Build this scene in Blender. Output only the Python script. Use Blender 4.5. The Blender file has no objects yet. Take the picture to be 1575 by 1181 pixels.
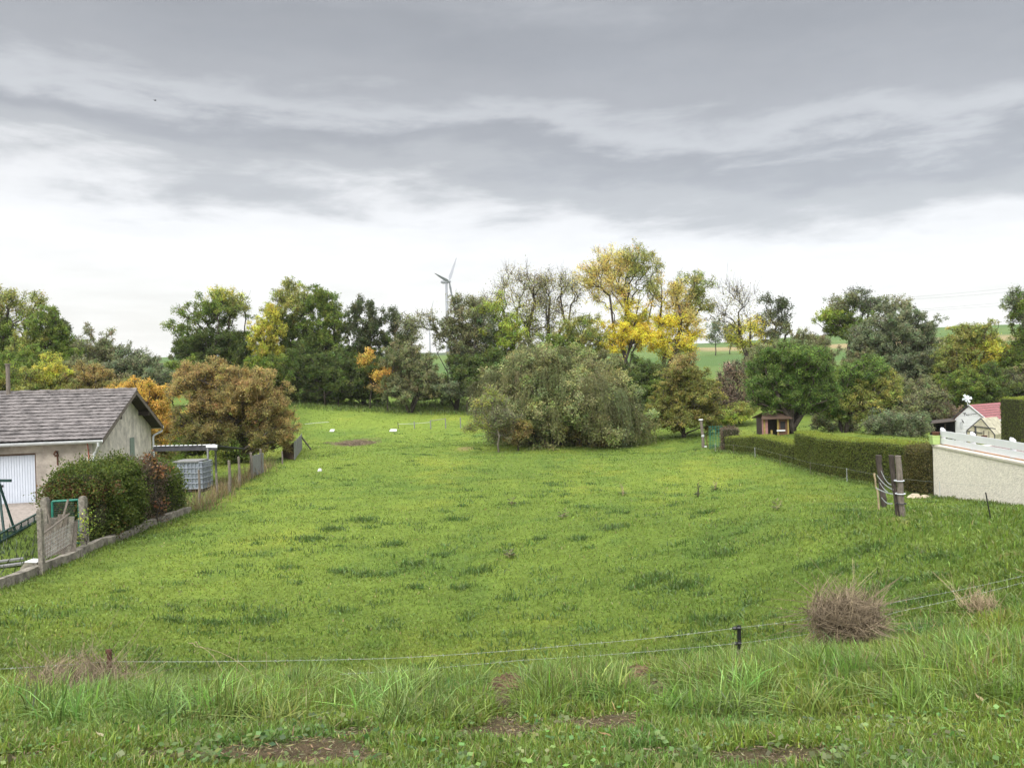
import bpy, math, random
import numpy as np
from mathutils import Vector, Matrix

R = math.radians
rng = np.random.default_rng(7)
random.seed(7)
SC = bpy.context.scene
COL = SC.collection

# ------------------------------------------------------------------ camera
CAM_Z, FPX, ROLL = 1.6, 1180.0, R(1.6)
CR, SR = math.cos(ROLL), math.sin(ROLL)
cam_d = bpy.data.cameras.new('camera')
cam_d.sensor_width = 36.0
cam_d.lens = FPX / 1575 * 36.0
cam_d.clip_end = 6000
cam_d.clip_start = 0.05
cam = bpy.data.objects.new('camera', cam_d)
COL.objects.link(cam)
cam.matrix_world = Matrix(((CR, SR, 0, 0), (0, 0, -1, 0), (-SR, CR, 0, CAM_Z), (0, 0, 0, 1)))
SC.camera = cam

# ------------------------------------------------------------------ world, sun, exposure
SUN_EL, SUN_AZ = R(36), R(205)          # behind the camera, to its left
world = bpy.data.worlds.new('World'); SC.world = world
world.use_nodes = True
nt = world.node_tree; nt.nodes.clear()
def N(t, **k):
    n = nt.nodes.new(t)
    for a, b in k.items(): setattr(n, a, b)
    return n
def W(v, inp):
    if isinstance(v, (int, float)): inp.default_value = v
    else: nt.links.new(v, inp)
def M_(op, a, b=0.0, clamp=False):
    n = N('ShaderNodeMath', operation=op); n.use_clamp = clamp
    W(a, n.inputs[0]); W(b, n.inputs[1]); return n.outputs[0]
def noise(vec, scale, detail, rough=.5, dist=0.0):
    n = N('ShaderNodeTexNoise'); nt.links.new(vec, n.inputs['Vector'])
    n.inputs['Scale'].default_value = scale; n.inputs['Detail'].default_value = detail
    n.inputs['Roughness'].default_value = rough; n.inputs['Distortion'].default_value = dist
    return n.outputs[0]
tc = N('ShaderNodeTexCoord'); sep = N('ShaderNodeSeparateXYZ')
nt.links.new(tc.outputs['Generated'], sep.inputs[0])
X_, Y_, Z_ = sep.outputs
rad = M_('SQRT', M_('ADD', M_('MULTIPLY', X_, X_), M_('MULTIPLY', Y_, Y_)))
tel = M_('DIVIDE', Z_, M_('MAXIMUM', rad, 0.02))          # tangent of the elevation
side = M_('DIVIDE', X_, M_('MAXIMUM', M_('ADD', rad, M_('MULTIPLY', Y_, 0.4)), 0.05))
zz = M_('MAXIMUM', M_('ADD', Z_, 0.10), 0.03)
cmb = N('ShaderNodeCombineXYZ')
nt.links.new(M_('DIVIDE', X_, zz), cmb.inputs[0]); nt.links.new(M_('MULTIPLY', M_('DIVIDE', Y_, zz), 1.25), cmb.inputs[1])
cv = cmb.outputs[0]
cmb2 = N('ShaderNodeCombineXYZ')
nt.links.new(M_('MULTIPLY', side, 3.0), cmb2.inputs[0]); nt.links.new(M_('MULTIPLY', tel, 7.5), cmb2.inputs[1]); cmb2.inputs[2].default_value = 3.7
streak = cmb2.outputs[0]
n1 = noise(cv, 0.55, 3.0, .5, .3)
n2 = noise(streak, 1.0, 5.0, .5, .3)
n3 = noise(cv, 2.4, 7.0, .6, .2)
n4 = noise(streak, 2.6, 9.0, .58, .25)
te = M_('ADD', M_('ADD', tel, M_('MULTIPLY', side, 0.09)), M_('MULTIPLY', M_('SUBTRACT', n2, .5), .16))
te = M_('ADD', te, M_('MULTIPLY', M_('SUBTRACT', n4, .5), .15))
ramp = N('ShaderNodeValToRGB')
cr = ramp.color_ramp; cr.interpolation = 'EASE'
stops = [(0.0, (.53, .515, .485)), (.09, (.555, .55, .53)), (.16, (.57, .57, .568)), (.195, (.53, .533, .54)), (.245, (.30, .308, .320)),
         (.29, (.232, .240, .256)), (.325, (.34, .348, .362)), (.365, (.245, .252, .266)), (.45, (.205, .213, .228)), (.56, (.26, .268, .282)), (.75, (.75, .76, .78)), (1.0, (1.0, 1.0, 1.0))]
while len(cr.elements) < len(stops): cr.elements.new(.5)
for e, (p, c) in zip(cr.elements, stops): e.position = p; e.color = (*c, 1)
nt.links.new(te, ramp.inputs[0])
det = M_('ADD', 1.0, M_('ADD', M_('MULTIPLY', M_('SUBTRACT', n3, .5), .24), M_('ADD', M_('MULTIPLY', M_('SUBTRACT', n4, .5), .22), M_('MULTIPLY', M_('SUBTRACT', n2, .5), .30))))
zen = M_('MULTIPLY', M_('SUBTRACT', tel, .72, True), 1.3, True)        # added brightness in the unseen sky overhead, to light the land
back = M_('MULTIPLY', M_('MULTIPLY', Y_, -1.0), 1.3, True)               # unseen sky behind the viewer raised to light the tree fronts
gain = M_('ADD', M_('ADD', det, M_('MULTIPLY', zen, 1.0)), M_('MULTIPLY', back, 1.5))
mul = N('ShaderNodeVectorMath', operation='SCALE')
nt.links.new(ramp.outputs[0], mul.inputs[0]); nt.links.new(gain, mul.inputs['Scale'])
sky = N('ShaderNodeTexSky'); sky.sky_type = 'NISHITA'; sky.sun_disc = False
sky.sun_elevation = SUN_EL; sky.sun_rotation = SUN_AZ
bg1 = N('ShaderNodeBackground'); bg1.inputs[1].default_value = 0.1
nt.links.new(sky.outputs[0], bg1.inputs[0])
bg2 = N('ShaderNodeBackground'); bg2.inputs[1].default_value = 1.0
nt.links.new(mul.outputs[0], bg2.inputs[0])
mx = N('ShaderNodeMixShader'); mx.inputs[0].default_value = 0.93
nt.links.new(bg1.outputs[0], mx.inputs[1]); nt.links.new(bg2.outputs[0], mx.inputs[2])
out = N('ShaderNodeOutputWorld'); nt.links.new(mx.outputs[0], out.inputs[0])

sun_d = bpy.data.lights.new('sun', 'SUN'); sun_d.energy = 1.5; sun_d.angle = R(18); sun_d.color = (1, .965, .91)
sun = bpy.data.objects.new('sun', sun_d); COL.objects.link(sun)
sdir = Vector((math.sin(SUN_AZ) * math.cos(SUN_EL), math.cos(SUN_AZ) * math.cos(SUN_EL), math.sin(SUN_EL)))
sun.rotation_euler = sdir.to_track_quat('Z', 'Y').to_euler(); sun.location = (0, 0, 60)
SC.view_settings.view_transform = 'Standard'; SC.view_settings.look = 'None'
SC.view_settings.exposure = 0.85; SC.view_settings.gamma = 1.0
SC.cycles.max_bounces = 6; SC.cycles.diffuse_bounces = 3; SC.cycles.transmission_bounces = 4; SC.cycles.glossy_bounces = 2
SC.cycles.transparent_max_bounces = 8

# ------------------------------------------------------------------ measuring helpers
def at(px, py, d):
    """world point seen at photo pixel (px,py) at distance d along the view axis"""
    u, v = (px - 787.5) / FPX, (py - 590.5) / FPX
    return np.array([(u * CR - v * SR) * d, d, CAM_Z - (v * CR + u * SR) * d])

CP = [at(*p) for p in [
    (787, 1181, 3.2), (787, 1098, 5), (787, 1052, 7), (787, 1056, 8.8), (787, 1042, 10.6), (787, 985, 12.4), (787, 900, 16), (787, 788, 25),
    (787, 714, 40), (787, 692, 49), (787, 656, 70), (700, 617, 92), (900, 616, 92), (1080, 614, 92), (450, 617, 90), (0, 905, 16.5), (130, 843, 20.6),
    (280, 792, 25.7), (355, 745, 33.8), (460, 690, 53), (30, 773, 30), (0, 1181, 3.2), (168, 1065, 7.2), (0, 1075, 7.0), (0, 952, 12.5),
    (1383, 795, 16), (1352, 775, 19.7), (1430, 762, 24), (1575, 780, 18.5), (1105, 693, 44), (1230, 722, 33), (1575, 848, 12), (1575, 940, 8.5),
    (1575, 1060, 5), (1575, 1181, 3.2), (1300, 1010, 8), (1150, 1022, 8), (1150, 1000, 10.5), (1150, 1062, 5.6), (1150, 900, 14.2), (400, 1050, 10.4), (400, 990, 12.6), (400, 1062, 7.2), (400, 1066, 8.8), (400, 1112, 5),
    (545, 683, 58), (650, 660, 70), (1078, 687, 50), (1500, 685, 46), (1215, 668, 46), (1050, 668, 56), (1380, 672, 42)]]
CP += [np.array(p, float) for p in [(-60, 10, -1.6), (-60, 40, -2.6), (-60, 90, -.4), (-35, 60, -2.4), (60, 10, -1), (60, 40, -2.1), (60, 90, .3), (40, 65, -1.6), (-15, -20, .1), (15, -20, .1),
       (0, -20, .1), (-30, 3, 0), (30, 3, 0), (-3, 0, .03), (3, 0, .03), (-25, 92, -.3), (30, 92, .2)]]
CP = np.array(CP)
def _tps(a, b):
    r2 = ((a[:, None, :] - b[None, :, :]) ** 2).sum(-1)
    return 0.5 * r2 * np.log(r2 + 1e-9)
_n = len(CP)
_A = np.zeros((_n + 3, _n + 3)); _A[:_n, :_n] = _tps(CP[:, :2], CP[:, :2]) + np.eye(_n) * 0.6
_A[:_n, _n] = 1; _A[:_n, _n + 1:] = CP[:, :2]; _A[_n, :_n] = 1; _A[_n + 1:, :_n] = CP[:, :2].T
_w = np.linalg.solve(_A, np.concatenate([CP[:, 2], [0, 0, 0]]))
def sstep(a, b, x):
    t = np.clip((x - a) / (b - a), 0, 1); return t * t * (3 - 2 * t)
def _lat(x, y, seed):
    """cheap smooth value noise"""
    def h(i, j):
        s = np.sin(i * 127.1 + j * 311.7 + seed * 74.7) * 43758.5453
        return s - np.floor(s)
    i, j = np.floor(x), np.floor(y); fx, fy = x - i, y - j
    fx, fy = fx * fx * (3 - 2 * fx), fy * fy * (3 - 2 * fy)
    return (h(i, j) * (1 - fx) + h(i + 1, j) * fx) * (1 - fy) + (h(i, j + 1) * (1 - fx) + h(i + 1, j + 1) * fx) * fy - .5
def fbm(x, y, seed, octv=3):
    s, a = 0, 1.0
    for o in range(octv):
        s = s + a * _lat(x * 2 ** o, y * 2 ** o, seed + o); a *= .5
    return s
def hgt(x, y):
    x = np.asarray(x, float).ravel(); y = np.asarray(y, float).ravel()
    q = np.stack([np.clip(x, -60, 60), np.clip(y, -20, 92)], 1)
    z = np.empty(len(q))
    for k in range(0, len(q), 20000):
        s = q[k:k + 20000]
        z[k:k + 20000] = _tps(s, CP[:, :2]) @ _w[:_n] + _w[_n] + s @ _w[_n + 1:]
    crest = np.interp(x / 420.0, [-.46, -.09, .26, .55, .67], [21.9, 20.5, 20.5, 26.2, 26.9])
    f = 0.3 + (np.clip(y, 92, 420) - 92) / 328 * (crest - .3)
    f = np.where(y > 420, crest - (1 - np.exp(-(y - 420) / 400)) * 22, f) + fbm(x / 70, y / 70, 3) * np.clip((y - 120) / 200, 0, 1) * 1.6
    t = sstep(86, 125, y)
    z = z * (1 - t) + f * t
    z = z + (fbm(x / 3.0, y / 3.0, 11) * .10 + fbm(x / .7, y / .7, 12, 2) * .05) * sstep(1, 4, y) * (1 - sstep(60, 110, y))
    return z
def gz(x, y): return float(hgt([x], [y])[0])
def ground(px, py, dmin=2.2, dmax=110):
    d = np.geomspace(dmin, dmax, 700)
    u, v = (px - 787.5) / FPX, (py - 590.5) / FPX
    xs, zs = (u * CR - v * SR) * d, CAM_Z - (v * CR + u * SR) * d
    below = zs < hgt(xs, d)
    k = int(np.argmax(below)) if below.any() else len(d) - 1
    return np.array([xs[k], d[k], gz(xs[k], d[k])])
def foot(px, d):
    """ground point under photo column px at distance d"""
    x = at(px, 600, d)[0]; return np.array([x, d, gz(x, d)])

# ------------------------------------------------------------------ materials
def mat(name, col, rough=.8, var=.25, scale=8.0, bump=0.0, bscale=40.0, metal=0.0, spec=.3, col2=None, stretch=None):
    m = bpy.data.materials.new(name); m.use_nodes = True
    t = m.node_tree; b = t.nodes['Principled BSDF']
    b.inputs['Roughness'].default_value = rough; b.inputs['Metallic'].default_value = metal
    b.inputs['Specular IOR Level'].default_value = spec
    g = t.nodes.new('ShaderNodeNewGeometry'); src = g.outputs['Position']
    if stretch:
        mp = t.nodes.new('ShaderNodeMapping'); mp.inputs['Scale'].default_value = stretch
        t.links.new(src, mp.inputs[0]); src = mp.outputs[0]
    nz = t.nodes.new('ShaderNodeTexNoise'); nz.inputs['Scale'].default_value = scale; nz.inputs['Detail'].default_value = 6; nz.inputs['Roughness'].default_value = .65
    t.links.new(src, nz.inputs['Vector'])
    r = t.nodes.new('ShaderNodeValToRGB'); c2 = col2 or tuple(c * (1 - var) for c in col)
    r.color_ramp.elements[0].position = .35; r.color_ramp.elements[1].position = .65
    r.color_ramp.elements[0].color = (*c2, 1); r.color_ramp.elements[1].color = (*[min(1, c * (1 + var * .5)) for c in col], 1)
    t.links.new(nz.outputs[0], r.inputs[0]); t.links.new(r.outputs[0], b.inputs['Base Color'])
    if bump:
        n2 = t.nodes.new('ShaderNodeTexNoise'); n2.inputs['Scale'].default_value = bscale; n2.inputs['Detail'].default_value = 4
        t.links.new(src, n2.inputs['Vector'])
        bp = t.nodes.new('ShaderNodeBump'); bp.inputs['Strength'].default_value = bump; bp.inputs['Distance'].default_value = .03
        t.links.new(n2.outputs[0], bp.inputs['Height']); t.links.new(bp.outputs[0], b.inputs['Normal'])
    return m
def leafmat(name, trans=.3, rough=.55, spec=.25):
    m = bpy.data.materials.new(name); m.use_nodes = True
    t = m.node_tree; b = t.nodes['Principled BSDF']; o = t.nodes['Material Output']
    a = t.nodes.new('ShaderNodeAttribute'); a.attribute_name = 'tint'
    b.inputs['Roughness'].default_value = rough; b.inputs['Specular IOR Level'].default_value = spec
    t.links.new(a.outputs['Color'], b.inputs['Base Color'])
    tr = t.nodes.new('ShaderNodeBsdfTranslucent'); t.links.new(a.outputs['Color'], tr.inputs['Color'])
    mxs = t.nodes.new('ShaderNodeMixShader'); mxs.inputs[0].default_value = trans
    t.links.new(b.outputs[0], mxs.inputs[1]); t.links.new(tr.outputs[0], mxs.inputs[2]); t.links.new(mxs.outputs[0], o.inputs[0])
    return m
MAT = {}
MAT['leaf'] = leafmat('foliage', .48)
MAT['grass'] = leafmat('grass_blade', .36, .42, .4)
MAT['bark'] = mat('bark', (.055, .045, .035), .9, .5, 6, .6, 30)
MAT['bark_pale'] = mat('pale_bark', (.16, .14, .11), .9, .4, 6, .6, 30)
MAT['wood'] = mat('weathered_wood', (.17, .145, .12), .9, .5, 10, .5, 30, stretch=(6, 6, .7))
MAT['wood_dark'] = mat('dark_wood', (.06, .048, .04), .9, .5, 10, .4, 30, stretch=(6, 6, .7))
MAT['wood_grey'] = mat('grey_boards', (.20, .20, .195), .9, .45, 12, .4, 30, stretch=(7, 7, .5))
MAT['wood_brown'] = mat('brown_boards', (.10, .065, .045), .9, .4, 12, .4, 30, stretch=(7, 7, .5))
MAT['concrete'] = mat('old_concrete', (.21, .19, .155), .95, .55, 5, .7, 35)
MAT['concrete_post'] = mat('lichen_concrete', (.20, .18, .15), .95, .5, 12, .7, 50)
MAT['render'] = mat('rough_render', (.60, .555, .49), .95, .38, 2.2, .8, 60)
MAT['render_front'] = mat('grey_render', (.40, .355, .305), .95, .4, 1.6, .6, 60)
MAT['tile'] = mat('concrete_tile', (.150, .135, .13), .85, .6, 2.6, .4, 30)
MAT['white_metal'] = mat('white_sheet', (.50, .535, .60), .45, .05, 3, spec=.4)
MAT['zinc'] = mat('zinc', (.52, .54, .55), .5, .15, 5, metal=.2)
MAT['white_pvc'] = mat('white_plastic', (.66, .675, .70), .4, .04, 3, spec=.5)
MAT['plaster'] = mat('pale_plaster', (.74, .69, .60), .95, .16, 9, 1.0, 22)
MAT['coping'] = mat('pale_stone', (.56, .52, .45), .8, .12, 5)
MAT['terracotta'] = mat('terracotta', (.50, .27, .15), .85, .25, 6)
MAT['green_paint'] = mat('green_paint', (.02, .15, .105), .5, .3, 8)
MAT['dark_green'] = mat('dark_green_tube', (.012, .04, .035), .5, .3, 8)
MAT['shutter'] = mat('faded_green_wood', (.20, .25, .21), .85, .3, 10, stretch=(1, 1, 8))
MAT['lime'] = mat('lime_plastic', (.33, .44, .16), .6, .1, 5)
MAT['red_tile'] = mat('red_sheet', (.25, .095, .10), .7, .3, 8)
MAT['pink'] = mat('pink_boards', (.27, .14, .125), .8, .2, 8)  # these three playhouse colours hold the shade of the tree above
MAT['yellow'] = mat('yellow_paint', (.24, .18, .05), .7, .2, 8)
MAT['orange_wood'] = mat('orange_wood', (.13, .07, .04), .8, .2, 8)
MAT['white_paint'] = mat('white_boards', (.58, .59, .60), .7, .08, 6, .2, 20)
MAT['black'] = mat('black_plastic', (.012, .012, .013), .45, .2, 8, spec=.5)
MAT['rust'] = mat('rusty_steel', (.10, .045, .028), .9, .5, 25, .4, 60)
MAT['wire'] = mat('galvanised_wire', (.33, .35, .33), .5, .1, 10, metal=.3)
MAT['tape'] = mat('white_tape', (.50, .52, .55), .5, .1, 10)
MAT['grey_cage'] = mat('galvanised_cage', (.25, .27, .30), .55, .25, 8, metal=.15)
MAT['grey_tank'] = mat('grey_tank', (.19, .215, .245), .6, .3, 5)
MAT['dark'] = mat('dark_recess', (.02, .02, .02), .9, .2, 5)
MAT['roof_dark'] = mat('dark_sheet_roof', (.05, .05, .055), .8, .3, 5)
MAT['cable_red'] = mat('red_cable', (.45, .09, .05), .6, .1, 5)
MAT['turbine'] = mat('turbine_grey', (.20, .21, .225), .6, .04, .05)
MAT['stone'] = mat('field_stone', (.42, .36, .26), .9, .4, 8, .5, 20)
MAT['soil'] = mat('molehill_soil', (.15, .095, .055), 1, .5, 14, 1.0, 60)
MAT['straw'] = mat('dry_stalk', (.33, .26, .16), .9, .4, 30)
MAT['deadtwig'] = mat('dead_twig', (.195, .152, .10), .9, .5, 20)
MAT['litter'] = mat('white_litter', (.5, .5, .5), .6, .05, 10)
MAT['glass'] = mat('old_glazing', (.40, .37, .27), .25, .35, 3, spec=.5)
MAT['gravel'] = mat('yard_gravel', (.26, .225, .195), .95, .3, 9, .7, 60)
MAT['terrace'] = mat('terrace_tiles', (.20, .155, .15), .8, .25, 4)
MAT['vane'] = mat('painted_vane', (.66, .71, .76), .6, .1, 5)

# ------------------------------------------------------------------ mesh helpers
def link_mesh(name, V, loops, starts, m, parent=None, tint=None, origin=None, smooth=False):
    """V (n,3) world coordinates -> one object, its origin at the parent (or at origin)"""
    V = np.asarray(V, np.float32)
    off = np.zeros(3) if origin is None else np.asarray(origin, float)
    if parent is not None: off = np.array(parent['_at'])
    me = bpy.data.meshes.new(name)
    me.vertices.add(len(V)); me.vertices.foreach_set('co', (V - off).astype(np.float32).ravel())
    me.loops.add(len(loops)); me.loops.foreach_set('vertex_index', np.asarray(loops, np.int32))
    me.polygons.add(len(starts)); me.polygons.foreach_set('loop_start', np.asarray(starts, np.int32))
    me.polygons.foreach_set('use_smooth', np.full(len(starts), bool(smooth)))
    if tint is not None:
        a = me.attributes.new('tint', 'FLOAT_COLOR', 'FACE')
        t4 = np.ones((len(starts), 4), np.float32); t4[:, :3] = tint
        a.data.foreach_set('color', t4.ravel())
    me.update(calc_edges=True); me.validate()
    me.materials.append(m)
    o = bpy.data.objects.new(name, me); COL.objects.link(o)
    if parent is not None:
        par = parent; o.parent = par; o['_at'] = list(off)
    else:
        o.location = off; o['_at'] = list(off)
    return o
def tag(o, label=None, cat=None, group=None, kind=None):
    if label: o['label'] = label
    if cat: o['category'] = cat
    if group: o['group'] = group
    if kind: o['kind'] = kind
    return o
def thing(name, label, cat, loc, group=None):
    o = bpy.data.objects.new(name, None); COL.objects.link(o)
    o.location = [float(v) for v in loc]; o['_at'] = [float(v) for v in loc]; o.empty_display_size = .2
    return tag(o, label, cat, group)
class MB:
    def __init__(s): s.V, s.L, s.S, s.n, s.l = [], [], [], 0, 0
    def add(s, V, F):
        V = np.asarray(V, float).reshape(-1, 3)
        for f in F:
            s.S.append(s.l); s.L.extend(int(i) + s.n for i in f); s.l += len(f)
        s.V.append(V); s.n += len(V); return s
    def beam(s, a, b, w, h, up=(0, 0, 1)):
        """rectangular bar from a to b, w across, h along up"""
        a, b = np.asarray(a, float), np.asarray(b, float)
        t = (b - a) / np.linalg.norm(b - a); u = np.cross(t, np.asarray(up, float))
        if np.linalg.norm(u) < 1e-4: u = np.cross(t, (1., 0, 0))
        u /= np.linalg.norm(u); v = np.cross(u, t)
        P = [c + u * sx * w / 2 + v * sy * h / 2 for c in (a, b) for sx, sy in ((-1, -1), (1, -1), (1, 1), (-1, 1))]
        return s.add(P, [(0, 1, 2, 3), (7, 6, 5, 4), (0, 4, 5, 1), (1, 5, 6, 2), (2, 6, 7, 3), (3, 7, 4, 0)])
    def box(s, lo, hi, ax=None, ay=None, o=(0, 0, 0)):
        """box between corners lo..hi in the frame (o; ax, ay, z)"""
        ax = np.array((1., 0, 0)) if ax is None else np.asarray(ax, float); ay = np.array((0, 1., 0)) if ay is None else np.asarray(ay, float)
        P = [np.asarray(o, float) + ax * x + ay * y + np.array((0, 0, z)) for z in (lo[2], hi[2]) for x, y in ((lo[0], lo[1]), (hi[0], lo[1]), (hi[0], hi[1]), (lo[0], hi[1]))]
        return s.add(P, [(3, 2, 1, 0), (4, 5, 6, 7), (0, 1, 5, 4), (1, 2, 6, 5), (2, 3, 7, 6), (3, 0, 4, 7)])
    def tube(s, P, r, sides=8):
        P = np.asarray(P, float)[None]; r = np.broadcast_to(np.asarray(r, float), P.shape[1])[None]
        V, L, St = tubes(P, r, sides)
        F = [L[i:j] for i, j in zip(St, list(St[1:]) + [len(L)])]
        return s.add(V, F)
    def rod(s, a, b, r, sides=8): return s.tube([a, b], r, sides)
    def prism(s, poly, d):
        """polygon (n,3) extruded by vector d"""
        P = np.asarray(poly, float); n = len(P); d = np.asarray(d, float)
        return s.add(np.concatenate([P, P + d]), [tuple(range(n - 1, -1, -1)), tuple(range(n, 2 * n))] + [(i, (i + 1) % n, n + (i + 1) % n, n + i) for i in range(n)])
    def build(s, name, m, parent=None, origin=None, smooth=False):
        return link_mesh(name, np.concatenate(s.V), s.L, s.S, m, parent, None, origin, smooth)
def tubes(P, r, sides=5):
    """P (M,K,3), r (M,K): M tubes of K rings -> verts, loops, starts (with end caps)"""
    M, K, _ = P.shape
    T = np.gradient(P, axis=1) if K > 2 else np.repeat(P[:, 1:] - P[:, :1], 2, 1)
    T = T / (np.linalg.norm(T, axis=2, keepdims=True) + 1e-9)
    mean = np.abs(T.mean(1)); ref = np.zeros((M, 1, 3)); ref[np.arange(M), 0, np.argmin(mean, 1)] = 1
    U = np.cross(T, ref); U /= np.linalg.norm(U, axis=2, keepdims=True) + 1e-9
    Vv = np.cross(T, U)
    a = np.arange(sides) * 2 * math.pi / sides
    ring = U[:, :, None, :] * np.cos(a)[None, None, :, None] + Vv[:, :, None, :] * np.sin(a)[None, None, :, None]
    V = (P[:, :, None, :] + ring * r[:, :, None, None]).reshape(-1, 3)
    i = np.arange(M)[:, None, None] * K * sides + np.arange(K - 1)[None, :, None] * sides
    s0 = np.arange(sides)[None, None, :]; s1 = (s0 + 1) % sides
    Q = np.stack([i + s0, i + s1, i + sides + s1, i + sides + s0], -1).reshape(-1)
    base = np.arange(M)[:, None] * K * sides
    c0 = (base + np.arange(sides)[None, ::-1]).reshape(-1); c1 = (base + (K - 1) * sides + np.arange(sides)[None]).reshape(-1)
    L = np.concatenate([Q, c0, c1])
    St = np.concatenate([np.arange(len(Q) // 4) * 4, len(Q) + np.arange(2 * M) * sides])
    return V, L, St
def leaves(C, ln, wd, tilt=.5, dirs=None):
    """rhombic leaves at C; returns verts (4n), loops, starts"""
    n = len(C)
    if dirs is None:
        dirs = rng.normal(size=(n, 3)); dirs[:, 2] *= .7
    dirs = dirs / (np.linalg.norm(dirs, axis=1, keepdims=True) + 1e-9)
    up = rng.normal(size=(n, 3)) * tilt + np.array([0, 0, .55])
    s = np.cross(dirs, up); s /= np.linalg.norm(s, axis=1, keepdims=True) + 1e-9
    ln = np.broadcast_to(ln, n)[:, None]; wd = np.broadcast_to(wd, n)[:, None]
    V = np.stack([C - dirs * ln / 2, C + s * wd / 2, C + dirs * ln / 2, C - s * wd / 2], 1).reshape(-1, 3)
    return V, np.arange(4 * n), np.arange(n) * 4
def jitter_tint(base, n, amt=.25, hue=.10):
    b = np.asarray(base, float)
    b = np.broadcast_to(b, (n, 3))
    k = np.exp(rng.normal(size=(n, 1)) * amt)
    h = 1 + rng.normal(size=(n, 3)) * hue
    return np.clip(b * k * h, .002, .9)

# ------------------------------------------------------------------ terrain (one sheet to the horizon)
WALL_X = lambda y: np.interp(y, [10, 16.5, 20.6, 25.7, 33.8, 53, 90], [-11.2, -11.0, -11.4, -11.15, -12.5, -14.8, -26])   # west edge of the pasture
HEDGE_X = lambda y: np.interp(y, [10, 18.5, 24, 44, 50, 90], [12.2, 12.35, 13.1, 12.0, 13.0, 30])                         # east edge
SOIL = []          # (x, y, rx, ry, strength, kind)
for px, py, rx, ry, k, kind in [(400, 1162, 160, 26, 1.0, 0), (770, 1128, 85, 17, .95, 0), (935, 1112, 95, 20, 1.0, 0), (1190, 1168, 100, 18, .95, 0),
                                (1290, 1104, 60, 7, .7, 0), (1550, 1052, 45, 10, .8, 1), (545, 683, 24, 6, 1.0, 0), (545, 1128, 40, 8, .6, 0),
                                (1380, 798, 20, 6, .7, 1), (1560, 852, 35, 10, .5, 1), (20, 1172, 60, 14, .7, 0), (717, 690, 14, 3, .9, 1), (690, 1158, 60, 8, .5, 0), (1010, 1160, 50, 9, .5, 0), (782, 1058, 30, 14, .95, 0), (978, 1044, 30, 13, .95, 0), (700, 1105, 60, 8, .5, 1)]:
    g = ground(px, py); e = ground(px + rx, py); f = ground(px, py - ry); b = ground(px, py + ry)
    SOIL.append((g[0], g[1], abs(e[0] - g[0]), abs(f[1] - b[1]) / 2, k, kind))
def soil(x, y):
    s = np.zeros(np.shape(x)); kd = np.zeros(np.shape(x))
    wob = fbm(x * 2.3, y * 2.3, 31) * .9
    for gx, gy, rx, ry, k, kind in SOIL:
        r = np.sqrt(((x - gx) / rx) ** 2 + ((y - gy) / ry) ** 2) + wob * (1 if gy < 20 else .5)
        v = k * (1 - sstep(.55, 1.15, r)); s = np.maximum(s, v); kd = np.where((v >= s) & (v > 0), kind, kd)
    return s, kd
GRASS = np.array([.143, .202, .033])
def field_tint(x, y):
    """turf colour: lush bluish patches, yellower grazed patches, darker towards wall and hedge"""
    lush = sstep(-.1, .6, .7 * fbm(x / 3.5, y / 4.5, 41) + .8 * fbm(x / .8, y / .9, 42))[:, None]
    dry = sstep(.1, .6, fbm(x / 3.2, y / 5.5, 43) + .5 * fbm(x / .6, y / .8, 44))[:, None]
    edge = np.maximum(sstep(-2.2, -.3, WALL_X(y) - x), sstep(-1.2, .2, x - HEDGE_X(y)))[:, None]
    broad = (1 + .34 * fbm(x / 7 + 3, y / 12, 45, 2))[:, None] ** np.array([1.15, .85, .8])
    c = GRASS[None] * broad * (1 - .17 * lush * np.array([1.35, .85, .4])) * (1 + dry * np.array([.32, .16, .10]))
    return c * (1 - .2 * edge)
ys = np.concatenate([np.arange(-25, 0, 2.5), np.arange(0, 14, .12), np.arange(14, 60, .5), np.arange(60, 130, 1.6), np.geomspace(130, 4000, 60)])
xr = np.concatenate([np.arange(0, 9, .14), np.arange(9, 30, .6), np.arange(30, 80, 3), np.geomspace(80, 3000, 34)])
xs = np.concatenate([-xr[:0:-1], xr])
GX, GY = np.meshgrid(xs, ys); gx_, gy_ = GX.ravel(), GY.ravel()
gzv = hgt(gx_, gy_)
nx, ny = len(xs), len(ys)
ii = (np.arange(ny - 1)[:, None] * nx + np.arange(nx - 1)[None]).ravel()
L = np.stack([ii, ii + 1, ii + nx + 1, ii + nx], 1).ravel()
fx = (gx_[ii] + gx_[ii + nx + 1]) / 2; fy = (gy_[ii] + gy_[ii + nx + 1]) / 2
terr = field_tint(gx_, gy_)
sl, kd = soil(gx_, gy_)
thatch = (1 - sstep(8.5, 13, gy_))[:, None] * .7
terr = terr * (1 - thatch) + thatch * np.array([.052, .056, .022])          # dead thatch between the blades
terr = terr * (1 - sl[:, None]) + sl[:, None] * np.where(kd[:, None] > .5, np.array([.22, .19, .075]), np.array([.135, .10, .058]))
far = sstep(95, 135, gy_)[:, None]
band = fbm(gx_ / 160, gy_ / 60, 51)
fcol = np.where((band > .12)[:, None], np.array([.100, .150, .042]), np.array([.076, .130, .036]))
stub = (sstep(250, 262, gy_) * (1 - sstep(300, 312, gy_)) * sstep(58, 70, gx_) * (1 - sstep(190, 200, gx_)))[:, None]
fcol = fcol * (1 - stub) + np.array([.25, .20, .10]) * stub
ploughed = (sstep(330, 345, gy_) * (1 - sstep(70, 100, gx_)) * sstep(-160, -150, gx_))[:, None]
fcol = fcol * (1 - ploughed) + np.array([.075, .10, .06]) * ploughed
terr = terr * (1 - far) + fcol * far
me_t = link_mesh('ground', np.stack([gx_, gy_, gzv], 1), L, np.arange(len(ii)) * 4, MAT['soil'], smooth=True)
a = me_t.data.attributes.new('tint', 'FLOAT_COLOR', 'POINT')
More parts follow.
